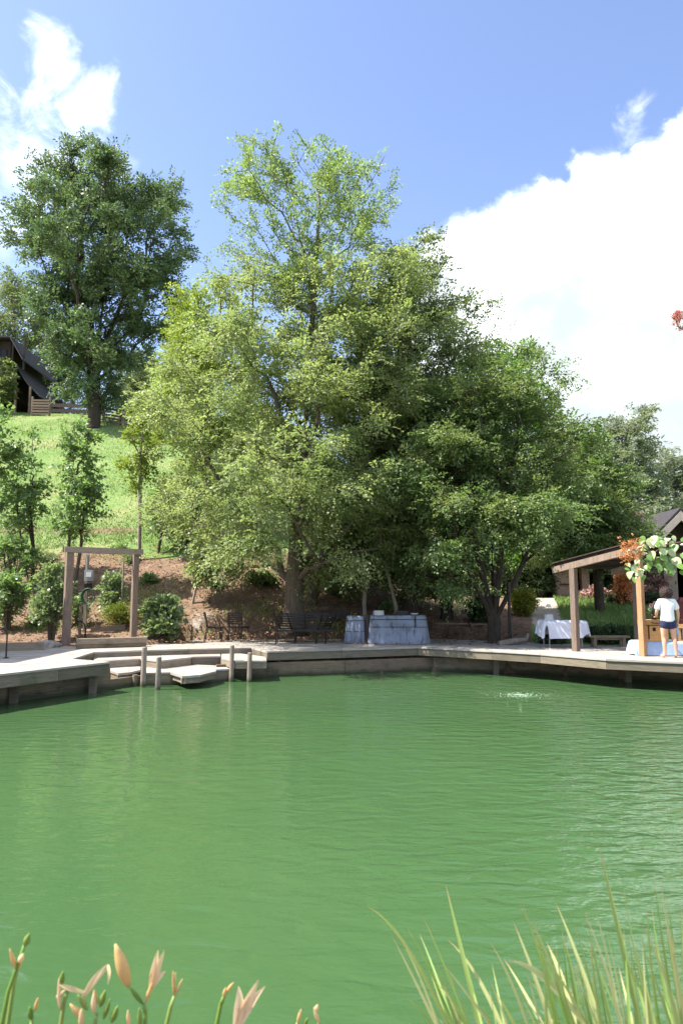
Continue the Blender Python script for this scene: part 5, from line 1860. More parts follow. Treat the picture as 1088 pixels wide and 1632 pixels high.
for px in (-10, 18, 36):
    x = A(px, 600, YH - 1.2).x
    MB().box((x, yf + .1, (zb1 + zr) / 2), (.14, .14, zr - zb1)).build('balcony_post', 'dark_wood', hs_)
for px, py in ((25, 655), (48, 665), (2, 655)):
    x = A(px, 640, yf).x
    zz = hz(x, yf)
    MB().box((x, yf, (zz + zb0) / 2 - .1), (.17, .17, zb0 - zz + .1)).build('porch_post', 'post_wood', hs_)
# swept lean-to roof
pts = [A(33, 583, YH), A(45, 604, YH), A(58, 622, YH), A(72, 635, YH), A(84, 641, YH)]
m_ = MB()
for i in range(4):
    a_, b_ = pts[i], pts[i + 1]
    rr = [(a_.x, yf, a_.z), (b_.x, yf, b_.z), (b_.x, yb, b_.z), (a_.x, yb, a_.z)]
    m_.quad_prism([Vector(p_) - Vector((0, 0, .14)) for p_ in rr], [Vector(p_) for p_ in rr])
m_.build('lean_to_roof', 'dark_roof', hs_)
xa, xb = A(48, 640, YH).x, A(78, 640, YH).x
MB().box(((xa + xb) / 2, YH + 3, hz(xa, YH + 3) + .5), (xb - xa, .1, 2.0)).build('lean_to_wall', 'dark_wood', hs_)
for k, px in enumerate((-20, 8)):
    x = A(px, 575, YH).x
    w_ = MB().box((x, YH - .74, (zb1 + zr) / 2 + .1), (1.0, .06, 1.0)).build('window', 'dark_wood', hs_)
    MB().box((x, YH - .78, (zb1 + zr) / 2 + .1), (.85, .02, .85)).build('pane', 'black_metal', w_)


def fence_panel(label, pA, pB, h, rails, post_h, mat='post_wood'):
    t_ = thing('rail_fence', label, 'fence', (pA.x, pA.y, pA.z), group='weathered fences on the hill')
    for p_ in (pA, pB):
        MB().box((p_.x, p_.y, p_.z + post_h / 2 - .2), (.14, .14, post_h + .2)).build('post', mat, t_)
    for k in range(rails):
        z_ = h * (k + .6) / rails
        MB().bar(pA + Vector((0, -.09, z_)), pB + Vector((0, -.09, z_)), .04, h / rails * .68).build('rail', mat, t_)
    return t_


fence_panel('weathered board gate panel below the dark house', gpt(51, 57.0, 0), gpt(79, 57.0, 0), 1.35, 6, 1.7)
fence_panel('weathered rail fence right of the huge tree trunk', gpt(165, 55.0, 0), gpt(192, 54.0, 0), 1.2, 5, 1.6)
fence_panel('long low rail fence running behind the huge tree trunk', gpt(83, 58.5, 0), gpt(164, 57.5, 0), .9, 2, 1.0, 'dark_wood')
fence_panel('low rail fence continuing right towards the central crown', gpt(193, 54.0, 0), gpt(262, 52.5, 0), 1.0, 3, 1.2)

# boathouse just out of the picture on the left, whose roof shades the end of the walk
BX, BY = -11.7, 17.2
bh = thing('boat_shed', 'plain dark boat shed beyond the left edge shading the boardwalk end', 'shed', (BX, BY, .5))
for sx in (-1.1, 1.1):
    MB().box((BX + sx, BY, 2.9), (.08, 4.4, 5.0)).build('side_wall', 'house_wall', bh)
MB().box((BX, BY + 2.16, 2.9), (2.12, .08, 5.0)).build('back_wall', 'house_wall', bh)
for sgn in (-1, 1):
    rr = [(BX, BY - 2.6, 6.4), (BX + sgn * 1.5, BY - 2.6, 5.4), (BX + sgn * 1.5, BY + 2.6, 5.4), (BX, BY + 2.6, 6.4)]
    MB().quad_prism([Vector(p_) for p_ in rr], [Vector(p_) + Vector((0, 0, .1)) for p_ in rr]).build('roof', 'dark_roof', bh)

# ------------------------------------------------------------------ person
PP = G(1066, 1048.5, DZ)
pe = thing('person', 'person in white t-shirt and navy shorts standing back to the pond', 'person', (PP.x, PP.y, DZ), R(-4))


def skin(name, verts, edges, mat, parent, levels=2, root=0):
    me = bpy.data.meshes.new(name)
    me.from_pydata([v[0] for v in verts], edges, [])
    me.materials.append(MATS[mat])
    o = bpy.data.objects.new(name, me)
    COL.objects.link(o)
    o.parent = parent
    md = o.modifiers.new('Skin', 'SKIN')
    md.use_smooth_shade = True
    sv = me.skin_vertices[0].data
    for i, v in enumerate(verts):
        r_ = v[1] if isinstance(v[1], tuple) else (v[1], v[1])
        sv[i].radius = r_
        sv[i].use_root = (i == root)
    ss = o.modifiers.new('Sub', 'SUBSURF')
    ss.levels = levels
    ss.render_levels = levels
    return o


bv, be = [], []


def chain(start, pts):
    prev = start
    for p_, r_ in pts:
        bv.append((p_, r_))
        if prev is not None:
            be.append((prev, len(bv) - 1))
        prev = len(bv) - 1
    return prev


pel = chain(None, [((0, 0, .84), (.15, .105))])
chest_i = chain(pel, [((0, 0, .97), (.125, .09)), ((0, .0, 1.1), (.13, .095)), ((0, -.005, 1.24), (.14, .095))])
nk = chain(chest_i, [((0, .0, 1.34), (.05, .05)), ((0, .01, 1.40), .048), ((0, .02, 1.47), (.072, .085)), ((0, .02, 1.54), (.07, .08)), ((0, .015, 1.585), (.045, .05))])
sh_l = chain(chest_i, [((-.15, 0, 1.27), .052), ((-.2, 0, 1.18), .046), ((-.235, -.01, 1.04), .038), ((-.215, .08, .96), .034), ((-.17, .19, .93), .026), ((-.15, .24, .93), (.036, .02))])
sh_r = chain(chest_i, [((.15, 0, 1.27), .052), ((.2, 0, 1.18), .046), ((.235, -.02, 1.03), .038), ((.245, .02, .92), .034), ((.25, .07, .80), .025), ((.25, .09, .75), (.02, .036))])
for sgn, w0 in ((-1, (-.09, 0)), (1, (.10, 0))):
    fx = -.105 if sgn < 0 else .155
    kx = -.1 if sgn < 0 else .125
    chain(pel, [((w0[0], 0, .76), (.092, .092)), ((lerp(w0[0], kx, .4), .0, .64), .082), ((kx, .01, .46), .055), ((lerp(kx, fx, .4), -.015, .34), .055), ((fx - .005 * sgn, -.02, .12), .034),
                ((fx, -.015, .05), (.036, .036)), ((fx + .015 * sgn, .08, .035), (.036, .026)), ((fx + .025 * sgn, .16, .025), (.03, .018))])
body = skin('body', bv, be, 'skin', pe)
# hands: five bent fingers each, rooted in the palm
def fingers(base, fwd, side, nrm):
    base, fwd, side, nrm = (Vector(q) for q in (base, fwd, side, nrm))
    out = MB()
    for k, (o_, ln_) in enumerate([(-.027, .055), (-.009, .065), (.009, .062), (.027, .048)]):
        p0 = base + side * o_
        p1 = p0 + fwd * ln_ * .45 + nrm * .004
        p2 = p1 + (fwd * .8 + nrm * .5).normalized() * ln_ * .35
        p3 = p2 + (fwd * .5 + nrm * .8).normalized() * ln_ * .3
        out.tube([p0 - fwd * .02, p0, p1, p2, p3], [.009, .009, .0085, .008, .005], 6)
    p0 = base - fwd * .04 + side * -.034
    out.tube([p0, p0 + (fwd * .6 - side * .7).normalized() * .03, p0 + (fwd * .9 - side * .2 + nrm * .4).normalized() * .062], [.011, .01, .006], 6)
    return out


fingers((-.15, .262, .93), (.25, .9, -.1), (.9, -.25, .3), (0, 0, -1)).build('hand_fingers', 'skin', body, world=False, smooth=True)
fingers((.25, .095, .715), (0, .3, -.95), (.1, .95, .3), (-1, 0, 0)).build('hand_fingers', 'skin', body, world=False, smooth=True)
# face: nose and ears (turned away from the camera)
fm = MB()
fm.tube([(0, .095, 1.50), (0, .118, 1.465), (0, .095, 1.452)], [.008, .014, .009], 8)
for sx in (-1, 1):
    fm.tube([(sx * .073, .015, 1.50), (sx * .084, .005, 1.485), (sx * .075, .012, 1.455)], [.012, .014, .008], 6)
fm.tube([(-.022, .096, 1.425), (0, .102, 1.423), (.022, .096, 1.425)], [.005, .008, .005], 6)
fm.build('face', 'skin', body, world=False, smooth=True)
# t-shirt
bv, be = [], []
p0 = chain(None, [((0, 0, .79), (.178, .135))])
c0_ = chain(p0, [((0, 0, .86), (.172, .13))])
c0_ = chain(c0_, [((0, 0, .97), (.164, .122)), ((0, 0, 1.1), (.162, .12)), ((0, -.003, 1.24), (.17, .118))])
chain(c0_, [((0, 0, 1.335), (.085, .075))])
chain(c0_, [((-.15, 0, 1.272), .078), ((-.2, 0, 1.18), .074), ((-.228, -.003, 1.07), .070)])
chain(c0_, [((.15, 0, 1.272), .078), ((.2, 0, 1.18), .074), ((.228, -.006, 1.07), .070)])
skin('t_shirt', bv, be, 'shirt_cloth', pe)
bv, be = [], []
p0 = chain(None, [((0, 0, .83), (.158, .118))])
chain(p0, [((0, 0, .92), (.15, .11))])
chain(p0, [((-.088, 0, .76), (.102, .105)), ((-.093, 0, .62), (.104, .104))])
chain(p0, [((.098, 0, .76), (.102, .105)), ((.106, 0, .62), (.104, .104))])
skin('shorts', bv, be, 'shorts_cloth', pe)
# curly hair
rs = np.random.RandomState(9)
hm = MB()
hm.lathe((0, .0, 1.40), [(.03, -.03), (.085, .0), (.105, .06), (.108, .11), (.095, .165), (.06, .2), (.01, .212)], 16)
for k in range(330):
    d_ = unit(rs.normal(0, 1, 3))
    if d_[2] < -.75 or (d_[1] > .55 and d_[2] < .35):
        continue
    c_ = np.array([0, .0, 1.495]) + d_ * np.array([.135, .12, .13])
    t1 = unit(np.cross(d_, rs.normal(0, 1, 3)))
    t2 = np.cross(d_, t1)
    rr = rs.uniform(.014, .03)
    pts = []
    for i in range(9):
        a = i * .95
        pts.append(c_ + (t1 * math.cos(a) + t2 * math.sin(a)) * rr + d_ * (.01 * rs.uniform(-1, 1)) + np.array([0, 0, -.004 * i]))
    hm.tube(pts, .0075, 5, cap=False)
hm.build('curly_hair', 'hair', pe, world=False, smooth=True)
# cloth bundle carried in the right hand
lp = pe.matrix_world
rc = Matrix.Rotation(R(-4), 3, 'Z')
hp = Vector((PP.x, PP.y, DZ)) + rc @ Vector((.25, .10, .66))
m_ = MB()
for k in range(9):
    a = k / 8
    m_.v += [(hp.x - .05 + .012 * math.sin(k * 2), hp.y - .06, hp.z + .10 - a * .3), (hp.x + .045 + .012 * math.cos(k * 1.7), hp.y + .05, hp.z + .09 - a * .27),
             (hp.x + .01 + .02 * math.sin(k * 1.3), hp.y + .09, hp.z + .10 - a * .28), (hp.x - .04 + .02 * math.cos(k), hp.y + .03, hp.z + .10 - a * .29)]
for k in range(8):
    for j in range(4):
        j2 = (j + 1) % 4
        m_.f.append((k * 4 + j, k * 4 + j2, k * 4 + 4 + j2, k * 4 + 4 + j))
m_.f += [(3, 2, 1, 0), (32, 33, 34, 35)]
o = m_.build('hand_towel', 'blue_cloth', smooth=True)
tag(o, 'pale blue towel hanging from the person\'s right hand', 'towel')

# ------------------------------------------------------------------ big-leaved vine on the pavilion corner
vb = A1_ + aw * .18 - nb * .12
vn = thing('climbing_vine', 'big-leaved green vine with bright light coloured into its pale leaves hanging over the cedar post', 'vine', (vb.x, vb.y, DZ))
rs = np.random.RandomState(31)
YV = 15.9
main = [A(1028, 898, 16.5), A(1034, 892, 16.3), A(1040, 882, 16.0), A(1060, 868, 15.7), A(1095, 862, 15.5), A(1120, 866, 15.4)]
MB().tube(main, [.018, .016, .015, .014, .012, .01], 6).build('stem', 'bark_brown', vn, smooth=True)
br1 = [A(1040, 880, 16.0), A(1022, 872, 15.8), A(1000, 880, 15.6)]
MB().tube(br1, [.018, .014, .008], 6).build('stem', 'bark_brown', vn, smooth=True)


def big_leaf(c, d, n_, s, mat):
    """heart-shaped leaf: 9 outline points, folded along the midrib and cupped"""
    c, d, n_ = Vector(c), Vector(d).normalized(), Vector(n_)
    sd = d.cross(n_).normalized()
    n_ = sd.cross(d)
    prof = [(0.0, 0.0), (.02, .14), (.14, .29), (.36, .36), (.6, .30), (.82, .16), (1.0, 0)]
    m_ = MB()
    for u_, w_ in prof:
        for sg in (-1, 0, 1):
            cup = -.18 * u_ * u_ + (.14 * abs(sg) * w_ / .4)
            uu = max(u_, 0.02 if sg == 0 else u_)
            m_.v.append(tuple(c + d * (uu * s) + sd * (sg * w_ * s) + n_ * (cup * s)))
    for i in range(len(prof) - 1):
        for q in range(2):
            m_.f.append((i * 3 + q, i * 3 + q + 1, i * 3 + 3 + q + 1, i * 3 + 3 + q))
    return m_.build('leaf', mat, vn, smooth=True)


# leaves placed along the stems: (px, py, size px, coloured pale for bright light?)
vl = [(1030, 862, 30, 1), (1022, 874, 26, 1), (1045, 858, 30, 1), (1058, 866, 28, 0), (1012, 878, 20, 1), (1038, 882, 26, 1), (1050, 890, 26, 0), (1064, 880, 30, 1), (1078, 872, 26, 0),
      (1072, 893, 32, 1), (1084, 886, 28, 0), (1062, 902, 26, 0), (1046, 904, 22, 0), (1034, 900, 22, 0), (1078, 905, 26, 0), (1018, 896, 20, 1), (1010, 905, 22, 1), (1004, 915, 22, 1), (1020, 912, 22, 1),
      (1028, 905, 18, 0), (1056, 878, 22, 1), (1086, 862, 24, 0), (1092, 900, 26, 0), (1070, 858, 18, 1), (1040, 870, 24, 1), (1088, 918, 20, 1), (1052, 912, 16, 0), (1000, 902, 16, 0), (1066, 915, 18, 0), (1030, 888, 20, 0)]
for px, py, s, pale in vl:
    Y = 15.7 + rs.uniform(-.25, .25)
    c_ = A(px + rs.uniform(-2, 2), py - 4, Y)
    d_ = (rs.uniform(-.7, .7), -.35 + rs.uniform(-.3, .1), -.75 + rs.uniform(-.3, .5))
    n_ = (-.45 + rs.uniform(-.3, .3), -.55, .65 + rs.uniform(-.2, .3))
    for rep in range(2):
        big_leaf(A(px + rs.uniform(-9, 9), py + rs.uniform(-9, 6), Y + .15), (rs.uniform(-.8, .8), -.3, rs.uniform(-1, .2)), (n_[0] + rs.uniform(-.5, .5), n_[1], n_[2] + rs.uniform(-.4, .3)), s / F * Y * rs.uniform(.35, .6), 'leaf_vine' if rs.uniform() < .65 else 'leaf_vine_sunlit')
    big_leaf(c_, d_, n_, s / F * Y * .6, 'leaf_vine_sunlit' if pale else 'leaf_vine')
# rusty flower sprays of the vine
fl = []
for px, py, r_ in [(994, 872, 9), (1002, 866, 9), (1004, 878, 10), (992, 884, 8), (1012, 866, 8), (1000, 890, 8), (1009, 886, 6), (1017, 880, 6)]:
    c_ = A(px, py, 15.6)
    fl.append(np.array(c_) + rs.normal(0, r_ / F * 15.6 * .5, (26, 3)))
fl = np.concatenate(fl)
V, Fq = leaf_cloud(fl, rs.normal(0, 1, fl.shape), rs, 4, .07, .045, .8)
np_mesh('flower_spray', V, Fq, 'leaf_orange', vn)

# red-flowering tree out of the picture, one twig of it showing at the right edge
bR = Vector((9.6, 17.6, hz(9.6, 17.6)))
bR.z = .4
tw = A(1080, 508, 16.2)
rr_ = np.random.RandomState(77)
lob = env_lobes((bR.x + .9, 17.4), [(5.6, 1.0, 1.6, 1.4), (8, 1.1, 1.8, 1.6), (10, .5, .8, .8)], 16, rr_, .55, .7)
lob += [(tuple(tw), (.10, .2, .22), 4.0), (tuple(tw + Vector((-.06, 0, .12))), (.06, .1, .1), 3.0)]
tree('crape_myrtle', 'red-flowering tree whose twig tip shows at the right edge against the cloud', 'tree', bR, [dict(pts=[bR, (bR.x, 17.5, 3), (bR.x + .3, 17.4, 5.5), (bR.x + .5, 17.3, 8)])], lob, 120, .1, 'bark_pale', 'leaf_red',
     700, 7, .16, .05, 301, step=.4, jit=.05, flat=.8, rmin=.004, bf=.6)

# ------------------------------------------------------------------ grass, litter
rs = np.random.RandomState(42)


def scatter_blades(name, label, X, Y, h, w_, mat, lean=.35, zoff=-.01):
    n = len(X)
    Z = height(X, Y) + zoff
    a = rs.uniform(0, 6.283, n)
    hh = h * rs.uniform(.5, 1.25, n)
    ww = w_ * rs.uniform(.6, 1.3, n)
    lx, ly = rs.normal(0, lean, n) * hh, rs.normal(0, lean, n) * hh
    b0_ = np.stack([X - np.cos(a) * ww, Y - np.sin(a) * ww, Z], 1)
    b1_ = np.stack([X + np.cos(a) * ww, Y + np.sin(a) * ww, Z], 1)
    m0 = np.stack([X + lx * .4 + np.cos(a) * ww * .6, Y + ly * .4 + np.sin(a) * ww * .6, Z + hh * .6], 1)
    tp_ = np.stack([X + lx, Y + ly, Z + hh], 1)
    V = np.stack([b0_, b1_, m0, tp_], 1).reshape(-1, 3)
    o = np_mesh(name, V, np.arange(len(V)).reshape(-1, 4), mat)
    return tag(o, label, 'grass', kind='stuff')


n = 60000
yy = 28.0 + (rs.uniform(0, 1, n) ** 1.5) * 32
uu = rs.uniform(-.53, -.05, n)
xx = uu * yy
keep = (vnoise(xx, yy, .9, 5) + rs.normal(0, .35, n)) > -.25
keep &= ~((yy < 28.6 + .9 * vnoise(xx, yy, .7, 8)))
scatter_blades('hill_grass', 'rough green grass on the steep hillside lawn', xx[keep], yy[keep], .12, .02, 'meadow_mat')
n = 42000
yy = 21.6 + rs.uniform(0, 1, n) ** 1.3 * 13
uu = rs.uniform(.265, .56, n)
xx = uu * yy
pth = np.interp(yy, [21, 24, 28, 34, 40], [6.3, 6.9, 7.9, 9.4, 10.5])
keep = np.abs(xx - pth) > .6
scatter_blades('lawn_grass', 'bright green lawn grass beyond the pavilion', xx[keep], yy[keep], .16, .016, 'meadow_mat')
# sparse weeds on the bank
n = 14000
yy = rs.uniform(21.5, 28, n)
uu = rs.uniform(-.5, .12, n)
xx = uu * yy
keep = vnoise(xx, yy, 1.6, 15) + rs.normal(0, .15, n) > .22
scatter_blades('bank_weeds', 'thin weeds growing on the mulch bank', xx[keep], yy[keep], .14, .014, 'grass_blade_mat', .6)
# low clumps of groundcover on the bank
for i, (px, Y, w_, h_) in enumerate([(345, 25.0, 26, 10), (238, 25.4, 26, 12), (210, 27.0, 28, 12), (60, 22.6, 36, 20), (530, 25.2, 28, 14), (620, 24.6, 30, 16), (75, 27.0, 44, 20), (190, 28.2, 34, 14)]):
    bb = gpt(px, Y, 0)
    d_ = pix_dir(px, 900)
    top_px = CY - F * math.tan(math.atan2(bb.z - CAMZ, Y) - PITCH) - h_
    shrub('groundcover_clump', ['low leafy clump on the bank above the chairs', 'low clump on the bank above the glossy broad-leaved shrub', 'low clump at the foot of the slender pale trunk', 'low clump beside the tall pale shrub left of the arbor', 'low clump on the shaded bank right of the leaning trunk', 'low clump on the shaded bank behind the covered bar', 'low clump high on the bank left of the young tree', 'low clump at the top of the bank by the lawn edge'][i], px, 0, Y, w_, top_px, 'leaf_young' if i % 2 else 'leaf_shrub', 90, 400 + i, .06, L=.14, stems=4, cat='groundcover', group='groundcover clumps on the bank', lift=.1)
# leaf litter on the bank and a few leaves on the walk
n = 9000
yy = rs.uniform(20.8, 29, n)
uu = rs.uniform(-.5, .26, n)
xx = uu * yy
zz = height(xx, yy)
Pn = np.stack([xx, yy, zz + .012], 1)
V, Fq = leaf_cloud(Pn, np.concatenate([rs.normal(0, 1, (n, 2)), np.zeros((n, 1))], 1), rs, 1, .05, .09, .2, 0, .6, .35)
dz_ = np.repeat(rs.uniform(0, .02, n), 4)
V[:, 2] = np.maximum(V[:, 2], height(V[:, 0], V[:, 1]) + .004) + dz_
tag(np_mesh('leaf_litter', V, Fq, 'leaf_litter'), 'brown fallen leaves and bark chips scattered over the bank', 'leaf litter', kind='stuff')

# ------------------------------------------------------------------ foreground reeds and day lilies
def along_attr(o, vals):
    at = o.data.attributes.new('along', 'FLOAT', 'POINT')
    at.data.foreach_set('value', np.array(vals, np.float32))


def strip(p0, p1, p2, w0, mat, parent, name='blade', n=12, face=None, wtip=.06):
    """tapered, V-folded blade along a quadratic curve"""
    p0, p1, p2 = Vector(p0), Vector(p1), Vector(p2)
    m_ = MB()
    al_ = []
    view = Vector((0, 0, CAMZ))
    for i in range(n + 1):
        t0 = i / n
        c_ = p0 * (1 - t0) ** 2 + p1 * 2 * t0 * (1 - t0) + p2 * t0 * t0
        d_ = ((p1 - p0) * (1 - t0) + (p2 - p1) * t0).normalized()
        s_ = d_.cross(Vector(face) if face else Vector((0.2, -1, 0.2))).normalized()
        k_ = w0 * (min(1, .55 + t0) * (1 - max(0, (t0 - .35) / .65) ** 1.6) + wtip * .15)
        fold = d_.cross(s_).normalized() * k_ * .22
        m_.v += [tuple(c_ - s_ * k_ * .5), tuple(c_ + fold), tuple(c_ + s_ * k_ * .5)]
        al_ += [t0] * 3
    for i in range(n):
        for q in range(2):
            m_.f.append((i * 3 + q, i * 3 + q + 1, i * 3 + 3 + q + 1, i * 3 + 3 + q))
    o = m_.build(name, mat, parent, smooth=True)
    along_attr(o, al_)
    return o


rnd = random.Random(12)
rc0 = A(900, 1760, 2.5)
rd = [thing('reed_clump', 'tall clump of green and straw reed blades at the lower right', 'reeds', (rc0.x, rc0.y, .35)),
      thing('reed_clump', 'smaller reed clump leaning left at the bottom, left of the tall clump', 'reeds', (A(770, 1700, 2.5).x, 2.5, .35))]
blades = [  # tip px, base px, width px, clump, straw
    (585, 1445, 775, 1700, 12, 1, 0), (710, 1410, 800, 1690, 17, 1, 0), (622, 1487, 760, 1690, 9, 1, 1), (648, 1478, 770, 1690, 9, 1, 0), (674, 1462, 790, 1690, 9, 1, 0), (712, 1497, 850, 1690, 12, 1, 1),
    (705, 1536, 880, 1690, 12, 1, 1), (640, 1500, 740, 1700, 8, 1, 1), (668, 1488, 765, 1700, 10, 1, 0), (690, 1520, 780, 1700, 8, 1, 0), (730, 1500, 800, 1700, 8, 1, 0), (648, 1626, 720, 1700, 10, 1, 0),
    (818, 1470, 925, 1700, 13, 0, 1), (847, 1470, 960, 1700, 12, 0, 0), (884, 1437, 1000, 1700, 13, 0, 1), (802, 1527, 940, 1700, 12, 0, 1), (955, 1352, 1055, 1700, 18, 0, 0), (992, 1413, 1075, 1700, 10, 0, 0),
    (1051, 1402, 1110, 1700, 14, 0, 1), (897, 1492, 935, 1700, 16, 0, 0), (912, 1466, 985, 1700, 10, 0, 0), (850, 1490, 950, 1700, 14, 0, 0), (870, 1500, 975, 1700, 12, 0, 1), (940, 1500, 990, 1700, 14, 0, 0),
    (965, 1480, 1020, 1700, 10, 0, 1), (1010, 1505, 1075, 1700, 13, 0, 0), (1012, 1556, 1060, 1700, 18, 0, 0), (1030, 1440, 1078, 1700, 10, 0, 0), (1062, 1430, 1088, 1700, 12, 0, 0), (1085, 1440, 1100, 1700, 12, 0, 0),
    (1020, 1470, 1120, 1700, 12, 0, 1), (1045, 1500, 1100, 1700, 16, 0, 0), (1070, 1490, 1110, 1700, 14, 0, 1), (915, 1540, 1000, 1700, 13, 0, 0), (880, 1545, 960, 1700, 14, 0, 0), (840, 1560, 940, 1700, 12, 0, 0),
    (985, 1540, 1040, 1700, 13, 0, 1), (860, 1610, 990, 1700, 10, 0, 1), (830, 1590, 900, 1700, 12, 0, 0), (780, 1560, 860, 1700, 10, 0, 1), (945, 1440, 1010, 1700, 9, 0, 1), (1040, 1390, 1100, 1700, 9, 0, 0)]
for i in range(36):
    bx = rnd.uniform(880, 1130)
    blades.append((bx - rnd.uniform(10, 130), rnd.uniform(1430, 1590), bx, 1710, rnd.uniform(6, 13), 0, rnd.random() < .3))
for i in range(14):
    bx = rnd.uniform(740, 850)
    blades.append((bx - rnd.uniform(20, 130), rnd.uniform(1520, 1640), bx, 1710, rnd.uniform(7, 12), 1, rnd.random() < .4))
for tx_, ty_, bx, by, w_, cl, straw in blades:
    Yt, Yb = rnd.uniform(2.35, 2.75), rnd.uniform(2.45, 2.7)
    p2_, p0_ = A(tx_, ty_, Yt), A(bx, by + 30, Yb)
    p0_.z -= .12
    d_ = p2_ - p0_
    side = Vector((d_.z, 0, -d_.x)).normalized()
    p1_ = p0_ + d_ * rnd.uniform(.45, .6) + Vector((0, 0, abs(d_.x) * rnd.uniform(.15, .6))) + Vector((rnd.uniform(-.03, .03), rnd.uniform(-.05, .05), 0))
    strip(p0_, p1_, p2_, w_ / F * 2.55 * .54, 'reed_straw' if straw else 'reed_green', rd[0 if cl == 0 else 1], face=(rnd.uniform(-.4, .4), -1, rnd.uniform(-.2, .5)))
# one drooping dead blade tip
strip(A(935, 1640, 2.5), A(860, 1530, 2.5), A(808, 1532, 2.45), 10 / F * 2.5, 'reed_straw', rd[0])


def spindle(p, q, r_, mat, parent, name, n=7, bulge=.45, bend=(0, 0, 0)):
    p, q, bend = Vector(p), Vector(q), Vector(bend)
    pts, rad, al_ = [], [], []
    for i in range(n + 1):
        t0 = i / n
        pts.append(p.lerp(q, t0) + bend * math.sin(t0 * math.pi))
        s_ = math.sin(math.pi * t0 ** (math.log(.5) / math.log(bulge))) if 0 < t0 < 1 else 0
        rad.append(r_ * max(.16, s_ ** .8))
        al_ += [t0] * 8
    o = MB().tube(pts, rad, 8).build(name, mat, parent, smooth=True)
    along_attr(o, al_)
    return o


def lily(label, stem_px, Y, buds, flowers, stem_w=7):
    """stem through pixels; buds (x0,y0,x1,y1,width,kind); flowers as lists of petals"""
    pts = [A(x_, y_, Y) for x_, y_ in stem_px]
    low = pts[0] + Vector((0, 0, -.45))
    t_ = thing('day_lily', label, 'flower', (low.x, low.y, low.z), group='day lilies at the lower left')
    rr = [stem_w / F * Y * .5 * k for k in np.linspace(1.1, .7, len(pts) + 1)]
    o = MB().tube([low] + pts, rr, 7).build('stem', 'lily_green', t_, smooth=True)
    along_attr(o, [0.3] * len(o.data.vertices))
    for x0_, y0_, x1_, y1_, w_, kd in buds:
        spindle(A(x0_, y0_, Y), A(x1_, y1_, Y - .02), w_ / F * Y * .36, {'g': 'lily_green', 'b': 'lily_bud', 'p': 'lily_petal'}[kd], t_, 'bud')
    for x0_, y0_, petals in flowers:
        c_ = A(x0_, y0_, Y)
        for (mx_, my_, ex, ey, w_) in petals:
            strip(c_, A(mx_, my_, Y - rnd.uniform(0, .03)), A(ex, ey, Y - rnd.uniform(-.02, .05)), w_ / F * Y * .68, 'lily_petal', t_, 'petal', 8, wtip=.5)
    return t_


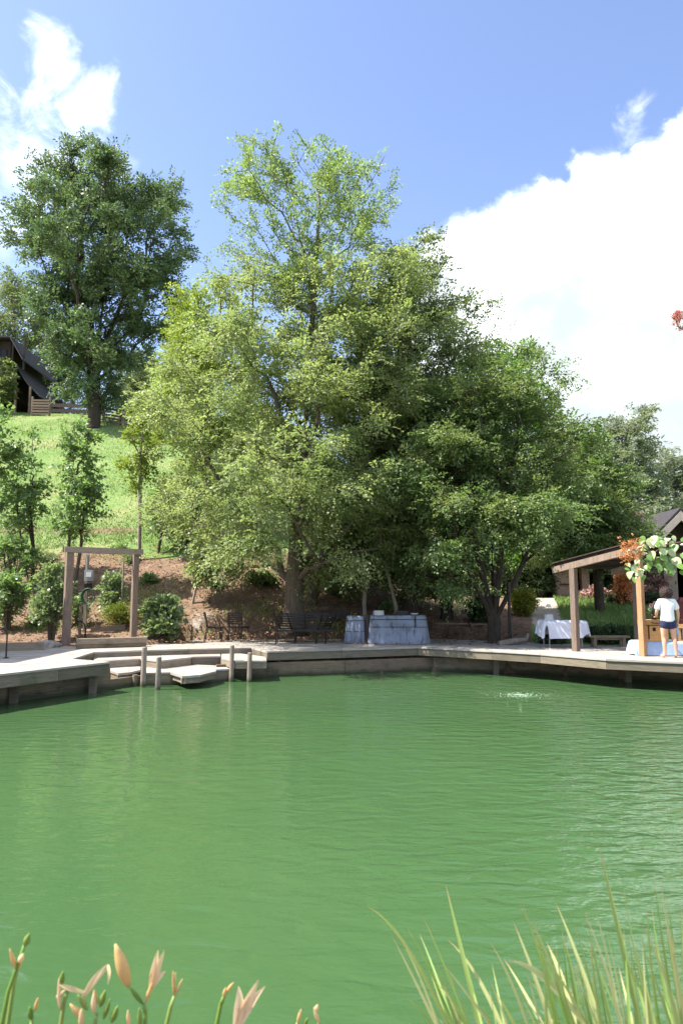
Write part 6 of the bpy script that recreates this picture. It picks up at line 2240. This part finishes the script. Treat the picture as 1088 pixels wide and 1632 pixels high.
lily('green-budded lily stalk at the lower left edge', [(2, 1640), (14, 1580), (30, 1535), (40, 1505)], 2.4, [(40, 1508, 47, 1488, 14, 'g'), (26, 1545, 16, 1512, 9, 'b'), (30, 1535, 38, 1520, 11, 'p')], [])
lily('slim lily stalk second from the left edge', [(12, 1640), (22, 1570), (28, 1545)], 2.5, [(28, 1548, 34, 1526, 10, 'b')], [])
lily('lily stalk with drooping peach faded flower left of the big bud', [(95, 1650), (102, 1600), (110, 1575)], 2.4, [(97, 1572, 101, 1548, 12, 'g'), (96, 1610, 94, 1560, 9, 'p'), (90, 1590, 104, 1578, 9, 'p')],
     [(132, 1592, [(146, 1560, 172, 1536, 11), (150, 1565, 174, 1540, 8)]), (134, 1582, [(110, 1575, 92, 1568, 10)]), (172, 1538, [(176, 1548, 172, 1570, 7)])])
lily('crowded lily stalk of short buds near the bottom left', [(150, 1660), (152, 1630), (155, 1615)], 2.4,
     [(135, 1625, 112, 1600, 14, 'b'), (150, 1615, 150, 1582, 12, 'p'), (160, 1605, 168, 1578, 13, 'g'), (165, 1625, 176, 1592, 10, 'g'), (140, 1610, 124, 1585, 11, 'g'), (178, 1630, 188, 1603, 14, 'g'), (130, 1640, 130, 1608, 13, 'p'), (155, 1600, 150, 1578, 9, 'b')], [])
lily('tall lily with one fat golden bud and one closed peach flower', [(232, 1660), (232, 1612), (229, 1600)], 2.4, [(206, 1574, 184, 1505, 27, 'b'), (229, 1602, 206, 1572, 9, 'g'), (224, 1640, 222, 1606, 10, 'g'), (231, 1600, 243, 1566, 8, 'b')],
     [(240, 1578, [(246, 1545, 252, 1514, 15), (250, 1548, 262, 1514, 14), (254, 1552, 265, 1548, 12), (244, 1550, 249, 1520, 13)])])
lily('thin lily stalk with two tiny buds right of the peach flower', [(262, 1650), (272, 1605), (278, 1588)], 2.45, [(278, 1588, 276, 1548, 7, 'b'), (278, 1588, 291, 1560, 7, 'b'), (277, 1570, 280, 1550, 6, 'p')], [])
lily('thin lily stalk bearing a ladder of small buds', [(342, 1650), (352, 1600), (360, 1580)], 2.45, [(352, 1602, 356, 1590, 9, 'g'), (360, 1582, 372, 1566, 7, 'b'), (356, 1590, 360, 1574, 8, 'b')], [])
lily('open trumpet-shaped peach lily at the bottom', [(366, 1680), (372, 1650)], 2.35, [],
     [(374, 1650, [(385, 1600, 380, 1572, 22), (392, 1600, 412, 1562, 22), (395, 1598, 422, 1572, 18), (385, 1605, 398, 1585, 20)])])
lily('tiny lily bud pair at the bottom centre', [(470, 1660), (474, 1630)], 2.45, [(474, 1632, 480, 1608, 8, 'b'), (482, 1640, 490, 1622, 9, 'g')], [])
lily('small reddish lily bud at the bottom right of the lilies', [(512, 1660), (508, 1630)], 2.45, [(508, 1632, 500, 1605, 8, 'p'), (503, 1612, 506, 1601, 8, 'p')], [])
lily('small green bud stalk at the bottom left', [(48, 1660), (52, 1620)], 2.45, [(50, 1625, 48, 1604, 12, 'g'), (56, 1612, 61, 1590, 8, 'b')], [])
lily('short lily stalk with red-tipped bud right of the big bud', [(206, 1660), (206, 1640)], 2.4, [(206, 1640, 204, 1610, 9, 'p')], [])

for o in bpy.data.objects:
    if '_loc' in o:
        del o['_loc']
